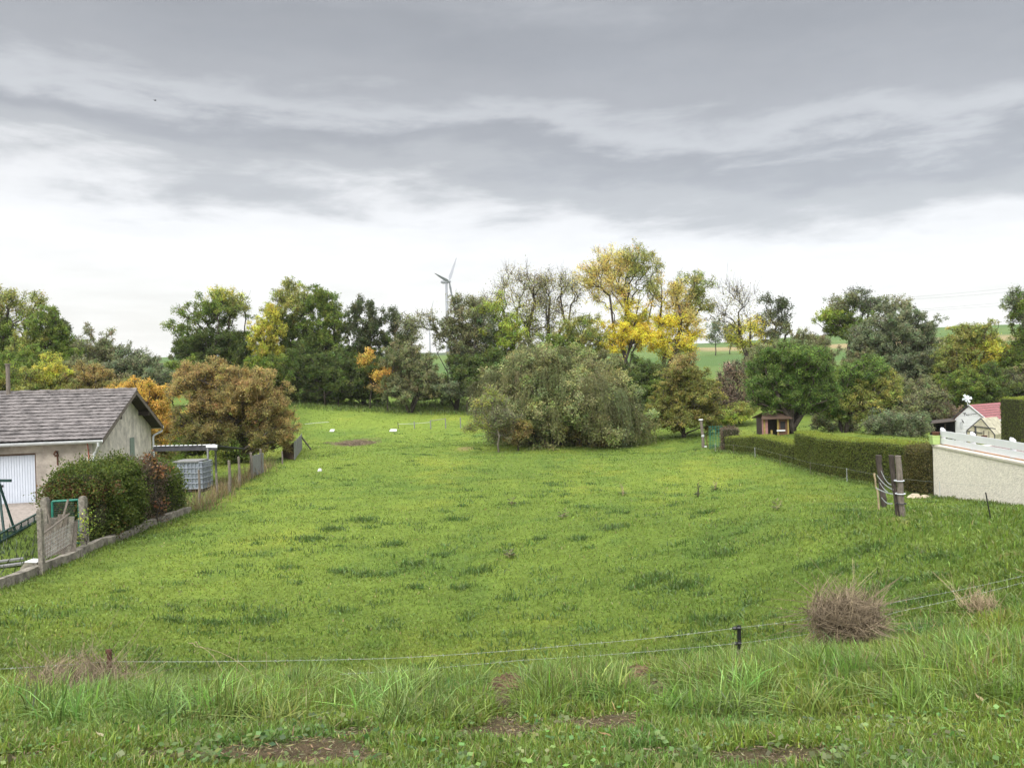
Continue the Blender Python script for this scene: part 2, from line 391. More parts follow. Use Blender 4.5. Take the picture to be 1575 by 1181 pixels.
t4 = np.ones((len(gx_), 4), np.float32); t4[:, :3] = terr; a.data.foreach_set('color', t4.ravel())
gm = bpy.data.materials.new('turf'); gm.use_nodes = True
t = gm.node_tree; b = t.nodes['Principled BSDF']; b.inputs['Roughness'].default_value = .95; b.inputs['Specular IOR Level'].default_value = .12
at_ = t.nodes.new('ShaderNodeAttribute'); at_.attribute_name = 'tint'
geo = t.nodes.new('ShaderNodeNewGeometry')
def tn(scale, detail, rough=.6):
    n = t.nodes.new('ShaderNodeTexNoise'); n.inputs['Scale'].default_value = scale; n.inputs['Detail'].default_value = detail; n.inputs['Roughness'].default_value = rough
    t.links.new(geo.outputs['Position'], n.inputs['Vector']); return n.outputs[0]
na, nb = tn(9.0, 8, .75), tn(1.1, 6, .7)
mr = t.nodes.new('ShaderNodeMapRange'); mr.inputs[1].default_value = .3; mr.inputs[2].default_value = .7; mr.inputs[3].default_value = .62; mr.inputs[4].default_value = 1.32
t.links.new(na, mr.inputs[0])
mr2 = t.nodes.new('ShaderNodeMapRange'); mr2.inputs[1].default_value = .3; mr2.inputs[2].default_value = .7; mr2.inputs[3].default_value = .78; mr2.inputs[4].default_value = 1.18
t.links.new(nb, mr2.inputs[0])
mm = t.nodes.new('ShaderNodeMath'); mm.operation = 'MULTIPLY'; t.links.new(mr.outputs[0], mm.inputs[0]); t.links.new(mr2.outputs[0], mm.inputs[1])
vs = t.nodes.new('ShaderNodeVectorMath'); vs.operation = 'SCALE'; t.links.new(at_.outputs['Color'], vs.inputs[0]); t.links.new(mm.outputs[0], vs.inputs['Scale'])
t.links.new(vs.outputs[0], b.inputs['Base Color'])
nf = tn(55.0, 6, .7); hs = t.nodes.new('ShaderNodeMath'); hs.operation = 'MULTIPLY_ADD'; hs.inputs[1].default_value = .45; t.links.new(nf, hs.inputs[0]); t.links.new(na, hs.inputs[2])
bp = t.nodes.new('ShaderNodeBump'); bp.inputs['Strength'].default_value = 1.0; bp.inputs['Distance'].default_value = .07
t.links.new(hs.outputs[0], bp.inputs['Height']); t.links.new(bp.outputs[0], b.inputs['Normal'])
me_t.data.materials[0] = gm
tag(me_t, kind='structure')

# ------------------------------------------------------------------ grass
def grass(name, x, y, h, w, tint, lean=.5, label=None):
    n = len(x); z = hgt(x, y) - .01
    B = np.stack([x, y, z], 1)
    a = rng.uniform(0, 2 * math.pi, n); side = np.stack([np.cos(a), np.sin(a), np.zeros(n)], 1)
    a2 = rng.uniform(0, 2 * math.pi, n); ln = np.abs(rng.normal(size=n)) * lean
    D = np.stack([np.cos(a2) * ln, np.sin(a2) * ln, np.zeros(n)], 1)
    h = h[:, None]; w = w[:, None]
    lnc = ln[:, None]; up = np.array([0, 0, 1.0])
    def pt(t_): return B + (D * (1.15 * t_ ** 1.9) + up * (t_ * 1.02 - .42 * np.minimum(lnc, 1.3) * t_ ** 2.4)) * h
    m1, m2, tip = pt(.38), pt(.72), pt(1.0)
    V = np.stack([B - side * w / 2, B + side * w / 2, m1 + side * w * .5, m1 - side * w * .5, m2 + side * w * .36, m2 - side * w * .36, tip], 1).reshape(-1, 3)
    o = np.arange(n)[:, None] * 7
    Lp = (o + np.array([0, 1, 2, 3, 3, 2, 4, 5, 5, 4, 6])[None]).ravel()
    St = (np.arange(n)[:, None] * 11 + np.array([0, 4, 8])[None]).ravel()
    ob = link_mesh(name, V, Lp, St, MAT['grass'], tint=np.repeat(tint, 3, 0))
    tag(ob, label, None, None, 'stuff'); return ob
def polar(n, d0, d1, half=43, power=1.0):
    """points round the viewer, log-uniform in distance"""
    d = np.exp(rng.uniform(math.log(d0), math.log(d1), n)); a = np.radians(rng.uniform(-half, half, n))
    return d * np.sin(a), d * np.cos(a)
def bank_len(x, y):
    """blade length: rough unmown strip on the crest of the bank, short turf in the field and at the road edge"""
    crest = sstep(4.3, 5.6, y + fbm(x, y, 61) * 1.2) * (1 - sstep(8.6, 10.8, y + fbm(x / 1.5, y, 62) * 1.5))
    clump = sstep(-.25, .45, fbm(x * 1.3, y * 1.3, 63))
    short = 0.08 + .03 * sstep(0, .5, fbm(x / 1.1, y / 1.1, 64))
    rightbank = sstep(5, 8, x) * sstep(7, 9, y) * (1 - sstep(15, 19, y)) * .10
    return short + crest * (.04 + .13 * clump) + rightbank
def keep_out(x, y):
    """where no grass grows: yard, under the walls"""
    return (x < WALL_X(y) + .05) | (x > HEDGE_X(y) - .15) & (y > 14)
# near bank
x, y = polar(300000, 2.3, 10.5)
s, k_ = soil(x, y)
ok = rng.uniform(size=len(x)) > s * .88
x, y, s = x[ok], y[ok], s[ok]
h = bank_len(x, y) * rng.uniform(.45, 1.25, len(x)) * (1 - .8 * np.minimum(1, 1.6 * s))
d = np.hypot(x, y)
tn_ = field_tint(x, y) * np.array([1.30, 1.24, 1.25])
blue = sstep(0, .5, fbm(x * 1.7, y * 1.7, 65))[:, None]
tn_ = tn_ * (1 + blue * np.array([-.20, -.06, .25]))
deadb = rng.uniform(size=len(x)) < .06 + .05 * (h > .2)
tn_ = jitter_tint(tn_, len(x), .22, .10); tn_[deadb] = jitter_tint([.26, .22, .11], deadb.sum(), .25)
grass('grass', x, y, h, (.0045 + .00055 * d) * rng.uniform(.6, 1.5, len(x)), tn_, .55)
# straw and crumbs lying on the bare soil
x, y = polar(60000, 2.3, 10); s, k_ = soil(x, y); ok = (s > .25) | (rng.uniform(size=len(x)) < .06); x, y = x[ok], y[ok]
C = np.stack([x, y, hgt(x, y) + rng.uniform(.002, .02, len(x))], 1); Dd = np.stack([rng.normal(size=len(x)), rng.normal(size=len(x)), rng.normal(size=len(x)) * .25], 1)
V, Lp, St = leaves(C, rng.uniform(.012, .055, len(x)), rng.uniform(.002, .008, len(x)), .5, Dd)
lc = np.array([[.26, .21, .11], [.16, .12, .07], [.09, .06, .035], [.20, .20, .08]])[rng.integers(0, 4, len(x))]
tag(link_mesh('plant_litter', V, Lp, St, MAT['grass'], tint=jitter_tint(lc, len(x), .3)), None, None, None, 'stuff')
# tall bunch grass on the crest
cx, cy = rng.uniform(-6.5, 7.5, 620), rng.uniform(4.3, 7.2, 620)
okc = (soil(cx, cy)[0] < .05) & (soil(cx, cy - .25)[0] < .2); cx, cy = cx[okc], cy[okc]
per = 85; x = np.repeat(cx, per) + rng.normal(size=len(cx) * per) * .07; y = np.repeat(cy, per) + rng.normal(size=len(cx) * per) * .07
h = np.repeat(rng.uniform(.12, .34, len(cx)) * (1 - .35 * sstep(6.2, 7.2, cy)), per) * rng.uniform(.5, 1.15, len(x))
ct = np.repeat(jitter_tint([.150, .220, .048], len(cx), .18, .08), per, 0)
grass('grass', x, y, h, .0068 * rng.uniform(.5, 1.7, len(x)), jitter_tint(ct, len(x), .28, .07), .85)
# pasture
x, y = polar(330000, 9.5, 100)
ok = ~keep_out(x, y) & (y < 93)
x, y = x[ok], y[ok]; s, k_ = soil(x, y); ok = rng.uniform(size=len(x)) > s * .9; x, y = x[ok], y[ok]
d = np.hypot(x, y)
tn_ = jitter_tint(field_tint(x, y) * 1.02, len(x), .22, .07)
deadb = rng.uniform(size=len(x)) < .02; tn_[deadb] = jitter_tint([.25, .22, .10], deadb.sum(), .25)
h = (bank_len(x, y) * np.where(y > 11, .75, 1) + .0004 * d) * rng.uniform(.4, 1.1, len(x))
h = np.where(y > 30, np.minimum(h, .11 + .0004 * d), h)
grass('grass', x, y, h, (.006 + .00075 * d) * rng.uniform(.6, 1.4, len(x)), tn_, .6)
# rank dark tussocks in the pasture, where the animals do not graze
tp = [(605, 838), (594, 885), (641, 905), (708, 904), (635, 870), (735, 880), (680, 855), (560, 885), (400, 957), (520, 880), (1085, 790), (1115, 852), (960, 790), (945, 812), (1010, 890), (1040, 905),
      (1080, 915), (975, 905), (1100, 955), (1430, 890), (1435, 860), (1340, 845), (1300, 880), (1255, 870), (1060, 900), (1150, 930), (480, 830), (510, 815), (560, 800), (700, 800), (830, 830), (890, 830), (265, 955), (330, 960), (1410, 930), (1370, 900)]
tx, ty, th, tw = [], [], [], []
for px, py in tp:
    g = ground(px, py, 8.5); r = rng.uniform(.07, .2); n = int(200 * r / .2)
    tx.append(g[0] + rng.normal(size=n) * r * 1.3); ty.append(g[1] + rng.normal(size=n) * r); th.append(rng.uniform(.06, .2, n) * (r / .2) ** .5)
g_x, g_y = polar(700, 11, 70); ok = ~keep_out(g_x, g_y); g_x, g_y = g_x[ok], g_y[ok]
for qx, qy in zip(g_x, g_y):
    if fbm(np.array([qx / 5]), np.array([qy / 6]), 71)[0] < -.15: continue
    n = 40; r = rng.uniform(.06, .2) * (1 + qy / 60)
    tx.append(qx + rng.normal(size=n) * r * 1.4); ty.append(qy + rng.normal(size=n) * r); th.append(rng.uniform(.05, .15, n))
tx, ty, th = map(np.concatenate, (tx, ty, th))
grass('grass', tx, ty, th, .012 + .0006 * ty * rng.uniform(.6, 1.2, len(tx)), jitter_tint([.080, .135, .03], len(tx), .25, .08), .7)
# broad low leaves (clover, dandelion, dock) between the grass on the bank
cx, cy = polar(1100, 2.5, 9.5); per = 12
x = np.repeat(cx, per) + rng.normal(size=len(cx) * per) * .05; y = np.repeat(cy, per) + rng.normal(size=len(cx) * per) * .05
okc = np.repeat(rng.uniform(size=len(cx)) > soil(cx, cy)[0] * .85, per)
C = np.stack([x, y, hgt(x, y) + rng.uniform(.01, .075, len(x)) - (~okc) * .5], 1); sz = np.repeat(rng.uniform(.012, .034, len(cx)), per)
V, Lp, St = leaves(C, sz * 1.25, sz, .35, np.stack([rng.normal(size=len(x)), rng.normal(size=len(x)), rng.normal(size=len(x)) * .35], 1))
tag(link_mesh('clover', V, Lp, St, MAT['grass'], tint=jitter_tint(np.repeat(jitter_tint([.11, .17, .045], len(cx), .25, .12), per, 0), len(x), .15)), None, None, None, 'stuff')
# garden ground beyond the walls: mown lawn east of the hedge, weeds in the yard
x, y = polar(60000, 14, 62); yard = (x < WALL_X(y) - .3) & (y < 31); ok = ((x > HEDGE_X(y) + .9) | (x < WALL_X(y) - .4)) & ~(yard & (y > 23.2) & (x < WALL_X(y) - 1.9)); x, y = x[ok], y[ok]
yard = (x < WALL_X(y) - .3) & (y < 31); gt = field_tint(x, y) * .9; gt[yard] = [.055, .075, .028]
grass('grass', x, y, rng.uniform(.04, .12, len(x)) * np.where(yard, 2.2, 1), (.008 + .0009 * y), jitter_tint(gt, len(x), .25, .08), .6)

# long ungrazed grass against the walls, hedge and thickets
v = rng.uniform(12, 50, 9000); sd = rng.uniform(size=9000) < .4; x = np.where(sd, WALL_X(v) + .12 + np.abs(rng.normal(size=9000)) * .2, HEDGE_X(v) - .05 - np.abs(rng.normal(size=9000)) * .22)
x3 = rng.uniform(-32, 26, 16000); y3 = rng.uniform(78, 90, 16000) + np.abs(x3) * .05
h = np.concatenate([rng.uniform(.03, .15, 9000), rng.uniform(.1, .5, 16000)])
x, v = np.concatenate([x, x3]), np.concatenate([v, y3])
grass('grass', x, v, h, .008 + .0006 * v, jitter_tint([.11, .155, .036], len(x), .3, .1), .6)

# ------------------------------------------------------------------ trees
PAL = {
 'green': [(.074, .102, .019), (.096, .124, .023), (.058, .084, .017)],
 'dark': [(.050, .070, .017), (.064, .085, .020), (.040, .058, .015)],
 'cherry': [(.044, .074, .017), (.060, .094, .021), (.082, .120, .027)],
 'blackish': [(.042, .054, .022), (.052, .064, .026), (.036, .045, .02)],
 'olive': [(.100, .108, .048), (.086, .094, .042), (.122, .126, .060)],
 'greygreen': [(.085, .100, .052), (.072, .088, .045), (.100, .115, .062)],
 'willow': [(.130, .142, .058), (.158, .165, .07), (.108, .122, .05)],
 'lime': [(.150, .185, .030), (.18, .205, .035), (.11, .15, .026)],
 'yellowgreen': [(.22, .21, .035), (.18, .185, .032), (.27, .25, .04)],
 'ygreen2': [(.135, .150, .040), (.11, .128, .034), (.17, .168, .042)],
 'yellow': [(.42, .335, .035), (.38, .30, .03), (.46, .37, .05)],
 'paleyellow': [(.30, .245, .075), (.26, .22, .065), (.34, .28, .085)],
 'orange': [(.27, .18, .04), (.23, .15, .035), (.31, .215, .05)],
 'brown': [(.165, .130, .048), (.135, .112, .042), (.19, .145, .055)],
 'brownolive': [(.12, .108, .036), (.10, .095, .032), (.14, .122, .042)],
 'rust': [(.115, .060, .028), (.095, .052, .025), (.14, .08, .03)],
 'deadbrush': [(.14, .108, .075), (.12, .09, .06), (.17, .13, .09)],
 'thuja': [(.090, .125, .024), (.125, .155, .030), (.062, .09, .02)],
 'limetree': [(.112, .112, .030), (.095, .10, .027), (.135, .13, .034)],
 'bare': [(.16, .15, .06), (.13, .12, .06)],
}
def skeleton(base, cl, tops, R0, rtip, lean=.10):
    """greedy branching from the trunk to every leaf cluster; returns tube arrays P (M,5,3), r (M,5)"""
    nodes, parent, plen = [], [], []
    trunks = []
    for tp_ in tops:
        k0 = len(nodes); pts = []
        b0 = base + np.array([rng.normal() * R0 * .8, rng.normal() * R0 * .8, 0]) * (len(tops) > 1)
        for k in range(5):
            f = k / 4; p = b0 * (1 - f) + tp_ * f + rng.normal(size=3) * np.array([1, 1, .2]) * .03 * np.linalg.norm(tp_ - b0) * (0 < k < 4)
            if k == 0: p[2] -= .25
            nodes.append(p); parent.append(len(nodes) - 2 if k else -1); plen.append(np.linalg.norm(p - nodes[-2]) + plen[-1] if k else 0.0)
            pts.append(len(nodes) - 1)
        trunks.append(pts)
    start = np.mean(tops, 0)
    order = np.argsort(np.linalg.norm(cl - start, axis=1))
    NP = np.zeros((len(nodes) + 4 * len(cl), 3)); NL = np.zeros(len(NP)); n = len(nodes)
    NP[:n] = nodes; NL[:n] = plen; par = parent + [0] * (4 * len(cl)); paths = []
    low = base[2] + .35 * (start[2] - base[2])
    for c in cl[order]:
        D = np.linalg.norm(NP[:n] - c, axis=1)
        cost = D + .30 * NL[:n] + 1.6 * np.maximum(0, NP[:n, 2] - c[2] + .25 * D) + 50 * (NP[:n, 2] < low) * (c[2] > low)
        j = int(np.argmin(cost)); a = NP[j]; dist = D[j]
        f = np.array([.25, .5, .75, 1.0])[:, None]
        pts = a * (1 - f) + c * f + np.sin(f * math.pi) * (np.array([0, 0, lean * dist]) + rng.normal(size=3) * .10 * dist) + rng.normal(size=(4, 3)) * .035 * dist * (f < 1)
        idx = [j]
        for q in pts:
            NP[n] = q; par[n] = idx[-1]; NL[n] = NL[idx[-1]] + dist / 4; idx.append(n); n += 1
        paths.append(idx)
    cnt = np.zeros(n)
    for p in paths: cnt[p[-1]] += 1
    for k in range(n - 1, -1, -1):
        if par[k] >= 0: cnt[par[k]] += cnt[k]
    e = math.log(max(R0 / rtip, 1.5)) / math.log(max(cnt[[t_[0] for t_ in trunks]].max(), 3))
    rad = rtip * np.maximum(cnt, 1) ** e
    paths = trunks + paths
    I = np.array(paths); P = NP[I]; r = rad[I]
    r[len(trunks):, 0] = np.minimum(r[len(trunks):, 0], r[len(trunks):, 1] * 1.25)
    r[:len(trunks), 0] *= 1.25
    return P, r
def blob_points(blobs, d, per_px, ls, flat=.9):
    """leaf cluster centres inside ellipsoids given as (px,py,rx,ry,palette,density)"""
    out = []
    for px, py, rx, ry, pal, dens in blobs:
        c = at(px, py, d); ax, az = rx * 1.10 * d / FPX, ry * 1.10 * d / FPX
        A = math.pi * ax * az
        nleaf = int(max(60, per_px * dens * A / (ls * ls * .5)))
        ncl = int(np.clip(nleaf / 42, 12, 620))
        nb = max(7, ncl // 7); u = rng.normal(size=(nb, 3)); u /= np.linalg.norm(u, axis=1, keepdims=True)
        q = u * (rng.uniform(.1, 1, nb) ** .45)[:, None] * .92
        q *= (1 + .2 * rng.normal(size=(nb, 1))).clip(.5, 1.3)
        q = q[rng.integers(0, nb, ncl)]; g_ = rng.normal(size=(ncl, 3)); g_ /= np.linalg.norm(g_, axis=1, keepdims=True)
        q = q + g_ * (rng.uniform(0, 1, (ncl, 1)) ** .5) * 1.25 / nb ** .40
        p = c + q * np.array([ax, max(ax, .7 * az) * flat, az])
        out.append((p, pal, nleaf, max(.12, .80 * (A / ncl) ** .5)))
    return out
def tree(name, label, cat, d, bpx, blobs, R0=.22, ls=None, cover=9.0, stems=None, bark='bark', group=None, twigs=0, rtip=.018, top=None, wide=.95, spread=1.0, base_y=None, flat=.9, leaf_dir=None):
    ls = ls or max(.055, .0016 * d)
    base = foot(bpx, d)
    root = thing(name, label, cat, base, group)
    bl = blob_points(blobs, d, cover, ls, flat)
    cl = np.concatenate([b_[0] for b_ in bl])
    gmin = hgt(cl[:, 0], cl[:, 1]) + .15
    cl[:, 2] = np.maximum(cl[:, 2], gmin)
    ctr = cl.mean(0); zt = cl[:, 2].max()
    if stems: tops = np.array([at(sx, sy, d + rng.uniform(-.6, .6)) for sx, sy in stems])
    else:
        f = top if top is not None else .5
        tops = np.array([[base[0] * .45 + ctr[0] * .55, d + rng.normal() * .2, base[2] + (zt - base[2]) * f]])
    P, r = skeleton(base, cl, tops, R0, rtip)
    V, Lp, St = tubes(P, r, 5)
    Vs, Ls, Ss = [V], [Lp], [St]
    if twigs:
        T = []
        for p, pal, nl, sg in bl:
            k = twigs; c0 = np.repeat(p, k, 0); out_ = c0 - ctr; out_ /= np.linalg.norm(out_, axis=1, keepdims=True) + 1e-6
            dv = out_ * .8 + rng.normal(size=c0.shape) * .6 + np.array([0, 0, .35]); dv *= (sg * rng.uniform(.5, 1.5, len(c0)))[:, None]
            T.append(np.stack([c0, c0 + dv * .5 + rng.normal(size=c0.shape) * .05, c0 + dv], 1))
        T = np.concatenate(T); rr = np.tile(np.array([rtip, rtip * .8, rtip * .5]), (len(T), 1))
        V2, L2, S2 = tubes(T, rr, 3); Vs.append(V2); Ls.append(L2 + len(V)); Ss.append(S2 + len(Lp))
    link_mesh('trunk', np.concatenate(Vs), np.concatenate(Ls), np.concatenate(Ss), MAT[bark], root, smooth=True)
    LC, LT, LL = [], [], []
    for p, pal, nl, sg in bl:
        per = max(1, round(nl / len(p))); n = per * len(p)
        g = rng.normal(size=(n, 3)) * np.array([.62, .62, .62 * wide])
        c = np.repeat(p, per, 0) + g * sg * 1.25 * spread
        pb = np.array(PAL[pal]); cc = pb[rng.integers(0, len(pb), len(p))]
        cc = jitter_tint(cc, len(p), .16, .07)
        LC.append(c); LT.append(jitter_tint(np.repeat(cc, per, 0) * 2.1, n, .20, .07)); LL.append(np.full(n, ls) * rng.uniform(.65, 1.3, n))
    C = np.concatenate(LC); C[:, 2] = np.maximum(C[:, 2], base[2] - 1.0)
    ok = C[:, 2] > hgt(C[:, 0], C[:, 1]) + .02
    C = C[ok]; LLc = np.concatenate(LL)[ok]; T_ = np.concatenate(LT)[ok]
    dirs = None
    if leaf_dir is not None: dirs = rng.normal(size=C.shape) * .45 + np.array(leaf_dir)
    V, Lp, St = leaves(C, LLc * 1.15, LLc * .72, .9, dirs)
    link_mesh('crown', V, Lp, St, MAT['leaf'], root, T_)
    return root
def weeping(name, label, cat, d, bpx, blobs, stems, nstr, drop, pal, R0=.2, group=None):
    """willow: an inner crown and long hanging strands of narrow leaves"""
    root = tree(name, label, cat, d, bpx, blobs, R0, ls=.12, cover=8, stems=stems, group=group)
    tot = sum(b_[2] * b_[3] for b_ in blobs if b_[5] > .5); C, D, T, LN = [], [], [], []
    base = np.array(root['_at'])
    for px, py, rx, ry, pl, dens in blobs:
        if dens <= .5: continue
        n = int(nstr * rx * ry / tot); c = at(px, py, d); ax, az = rx * d / FPX, ry * d / FPX
        u = rng.normal(size=(n, 3)); u[:, 2] = np.abs(u[:, 2]) * 1.1 - .25; u /= np.linalg.norm(u, axis=1, keepdims=True)
        ng = max(8, n // 20); gi = rng.integers(0, ng, n); gr = rng.uniform(.86, 1.04, (ng, 1))
        s = c + u[gi] * np.array([ax, ax * .9, az]) * gr[gi] + rng.normal(size=(n, 3)) * np.array([.24, .24, .12])
        outw = u[gi] + rng.normal(size=(n, 3)) * .45; outw[:, 2] = 0
        ln = rng.uniform(.5, 1, n) * drop * rng.uniform(.5, 1, n)
        k = 30; f = np.linspace(0, 1, k)[None, :, None]
        p = s[:, None] + outw[:, None] * (.55 * ln[:, None, None]) * np.sqrt(f) * .55 + np.array([0, 0, -1.0]) * ln[:, None, None] * (f ** 1.35) + np.array([0, 0, .28]) * np.sin(f * math.pi * .6) * (1 - f)
        p += rng.normal(size=p.shape) * .035
        tv = np.gradient(p, axis=1).reshape(-1, 3); tv /= np.linalg.norm(tv, axis=1, keepdims=True) + 1e-9
        C.append(p.reshape(-1, 3)); D.append(tv + rng.normal(size=tv.shape) * .30)
        pb = np.array(PAL[pal]); cc = jitter_tint(jitter_tint(pb[rng.integers(0, len(pb), ng)], ng, .14, .05)[gi], n, .10, .04) * 1.1
        T.append(jitter_tint(np.repeat(cc, k, 0), n * k, .15, .05))
    C, D, T = np.concatenate(C), np.concatenate(D), np.concatenate(T)
    ok = C[:, 2] > hgt(C[:, 0], C[:, 1]) + .05; C, D, T = C[ok], D[ok], T[ok]
    V, Lp, St = leaves(C, .16 * rng.uniform(.7, 1.3, len(C)), .034, .5, D)
    link_mesh('strands', V, Lp, St, MAT['leaf'], root, T)
    return root

# ---- the trees, from the left edge of the photograph to the right
TG = 'trees along the far edge of the pasture'
tree('broadleaf_tree', 'tall thin crowned pale green tree at the left edge above the garage roof', 'tree', 74, 8,
     [(0, 478, 42, 32, 'ygreen2', .42), (40, 470, 30, 22, 'ygreen2', .38), (-40, 510, 60, 55, 'green', .8), (5, 540, 45, 34, 'green', .8)], .28, twigs=2, group=TG)
tree('broadleaf_tree', 'dense rounded mid green tree left of the olive thicket, behind the garage', 'tree', 70, 72,
     [(72, 505, 30, 32, 'green', 1), (92, 540, 24, 30, 'green', 1), (55, 540, 34, 40, 'ygreen2', .7), (45, 575, 50, 26, 'green', 1)], .25, group=TG)
tree('conifer', 'blackish conifer top peeping out behind the dense green tree on the left', 'conifer', 84, 96, [(92, 500, 14, 18, 'blackish', 1), (96, 535, 18, 30, 'blackish', 1)], .2)
tree('thicket_tree', 'broad olive grey thicket between the dense green tree and the grey spreading tree', 'tree', 80, 148,
     [(145, 540, 38, 32, 'olive', .75), (120, 545, 20, 34, 'olive', .7), (172, 552, 22, 26, 'olive', .7), (140, 580, 45, 24, 'olive', .9)], .22, twigs=2, bark='bark_pale')
tree('spreading_tree', 'low grey green tree with bare twigs on top, left of the hill gap', 'tree', 66, 207,
     [(207, 563, 34, 20, 'greygreen', .9), (200, 545, 24, 14, 'greygreen', .35), (228, 575, 24, 20, 'greygreen', .8), (180, 575, 22, 18, 'greygreen', .9)], .2, twigs=3)
tree('fruit_tree', 'yellow green fruit tree rising just over the garage ridge', 'tree', 50, 78,
     [(78, 570, 26, 18, 'yellowgreen', .8), (55, 585, 24, 20, 'ygreen2', .8), (100, 588, 24, 18, 'ygreen2', .9), (80, 610, 45, 22, 'ygreen2', 1)], .14)
tree('fruit_tree', 'green and yellow bushy tree at the left edge behind the flue pipe', 'tree', 48, 12, [(10, 588, 34, 22, 'ygreen2', .9), (-20, 580, 40, 30, 'green', .9), (25, 610, 30, 20, 'ygreen2', 1)], .14)
tree('garden_tree', 'brown olive bushy tree standing behind the middle of the garage ridge', 'tree', 50, 145, [(147, 582, 28, 22, 'brown', .9), (125, 600, 28, 20, 'brownolive', .9), (165, 605, 30, 22, 'brownolive', 1)], .14)
tree('garden_tree', 'orange autumn tree behind the garage gable', 'tree', 47, 225,
     [(200, 606, 34, 24, 'orange', .9), (235, 616, 34, 28, 'orange', 1), (262, 655, 26, 26, 'orange', 1), (240, 650, 26, 26, 'orange', .9), (250, 685, 26, 20, 'brownolive', 1), (180, 640, 30, 30, 'brown', .9)], .16)
tree('broadleaf_tree', 'round two tiered green tree with a yellowing top, standing apart beyond the brown tree', 'tree', 86, 335,
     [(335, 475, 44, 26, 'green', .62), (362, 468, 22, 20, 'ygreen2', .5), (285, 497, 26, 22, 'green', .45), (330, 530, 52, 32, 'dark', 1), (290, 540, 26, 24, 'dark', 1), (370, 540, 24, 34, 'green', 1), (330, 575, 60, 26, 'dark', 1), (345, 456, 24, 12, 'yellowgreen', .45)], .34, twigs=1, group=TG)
tree('hornbeam', 'large round brown autumn tree by the left paling fence', 'tree', 44, 365,
     [(300, 590, 38, 34, 'brown', 1), (380, 600, 54, 44, 'brown', 1), (412, 625, 32, 36, 'brown', 1), (340, 630, 46, 40, 'brown', .9), (432, 662, 24, 24, 'brown', 1), (345, 670, 46, 28, 'brownolive', 1), (300, 655, 36, 34, 'brownolive', 1), (400, 672, 40, 24, 'brownolive', 1), (360, 692, 42, 16, 'thuja', .8), (288, 690, 30, 16, 'green', .8)], .2, cover=10)
tree('maple', 'slim yellow green maple beside the tall green tree', 'tree', 84, 412, [(408, 520, 24, 36, 'yellowgreen', .9), (418, 495, 16, 24, 'yellowgreen', .6), (405, 560, 22, 28, 'lime', 1), (402, 590, 22, 20, 'lime', .9)], .22, group=TG)
tree('broadleaf_tree', 'tallest pale topped tree left of centre, above the brown tree', 'tree', 88, 450,
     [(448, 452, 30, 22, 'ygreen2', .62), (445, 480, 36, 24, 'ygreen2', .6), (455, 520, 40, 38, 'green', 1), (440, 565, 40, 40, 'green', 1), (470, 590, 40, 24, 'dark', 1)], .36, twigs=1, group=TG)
tree('broadleaf_tree', 'broad dark green tree right of the pale topped tree', 'tree', 87, 500,
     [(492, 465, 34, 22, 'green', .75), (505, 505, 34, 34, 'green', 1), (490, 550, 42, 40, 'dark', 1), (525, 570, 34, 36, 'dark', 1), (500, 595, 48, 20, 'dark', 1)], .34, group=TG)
tree('narrow_tree', 'narrow blackish green tree with a jagged top', 'tree', 86, 560, [(548, 478, 13, 22, 'blackish', .8), (574, 482, 15, 24, 'blackish', .7), (560, 515, 30, 28, 'blackish', .9), (560, 560, 36, 36, 'dark', 1), (555, 595, 40, 18, 'dark', 1)], .26, group=TG)
tree('narrow_tree', 'thin leaved dark tree with gaps, left of the small wind turbine', 'tree', 88, 615, [(605, 488, 14, 18, 'blackish', .6), (622, 500, 20, 24, 'olive', .45), (606, 530, 22, 24, 'dark', .8), (630, 525, 22, 20, 'olive', .4)], .2, twigs=2, group=TG)
tree('autumn_bush', 'orange yellow bush glowing in front of the dark trees', 'bush', 82, 568, [(566, 552, 17, 14, 'orange', .6), (572, 572, 15, 14, 'orange', .5)], .08)
tree('autumn_bush', 'small yellow orange bush against the left flank of the olive sallow', 'bush', 80, 596, [(593, 578, 14, 16, 'orange', .5), (588, 592, 12, 10, 'brown', .5)], .08)
tree('sallow', 'round olive grey sallow at the left of the hill gap, right of the orange bushes', 'tree', 80, 630, [(628, 555, 36, 26, 'olive', .95), (650, 580, 32, 26, 'olive', .9), (610, 585, 26, 26, 'olive', .9), (640, 600, 46, 16, 'olive', 1)], .16, stems=[(615, 585), (640, 580), (655, 585)])
tree('leaning_willow', 'airy olive willow with a bare leaning limb, in front of the big wind turbine', 'tree', 82, 702,
     [(712, 475, 28, 22, 'olive', .5), (700, 510, 30, 28, 'olive', .7), (720, 530, 26, 34, 'olive', .8), (745, 500, 20, 26, 'greygreen', .6), (655, 492, 20, 10, 'olive', .22), (630, 498, 18, 9, 'olive', .22), (715, 565, 30, 24, 'greygreen', .8)], .2, stems=[(712, 510), (695, 500), (666, 515), (735, 505)], twigs=4, group=TG)
tree('thicket_tree', 'dark green thicket under the leaning willow, left of the weeping willow', 'tree', 80, 720, [(725, 575, 36, 26, 'dark', 1), (700, 598, 44, 16, 'greygreen', 1), (745, 590, 30, 22, 'dark', 1), (760, 555, 24, 22, 'dark', .9)], .16)
tree('broadleaf_tree', 'bright green leafy tree between the leaning willow and the bare topped trees', 'tree', 83, 770, [(768, 515, 32, 18, 'lime', .8), (742, 485, 22, 22, 'lime', .45), (785, 505, 20, 20, 'lime', .6), (765, 480, 16, 20, 'lime', .35), (765, 545, 32, 16, 'green', .9)], .2, twigs=1, group=TG)
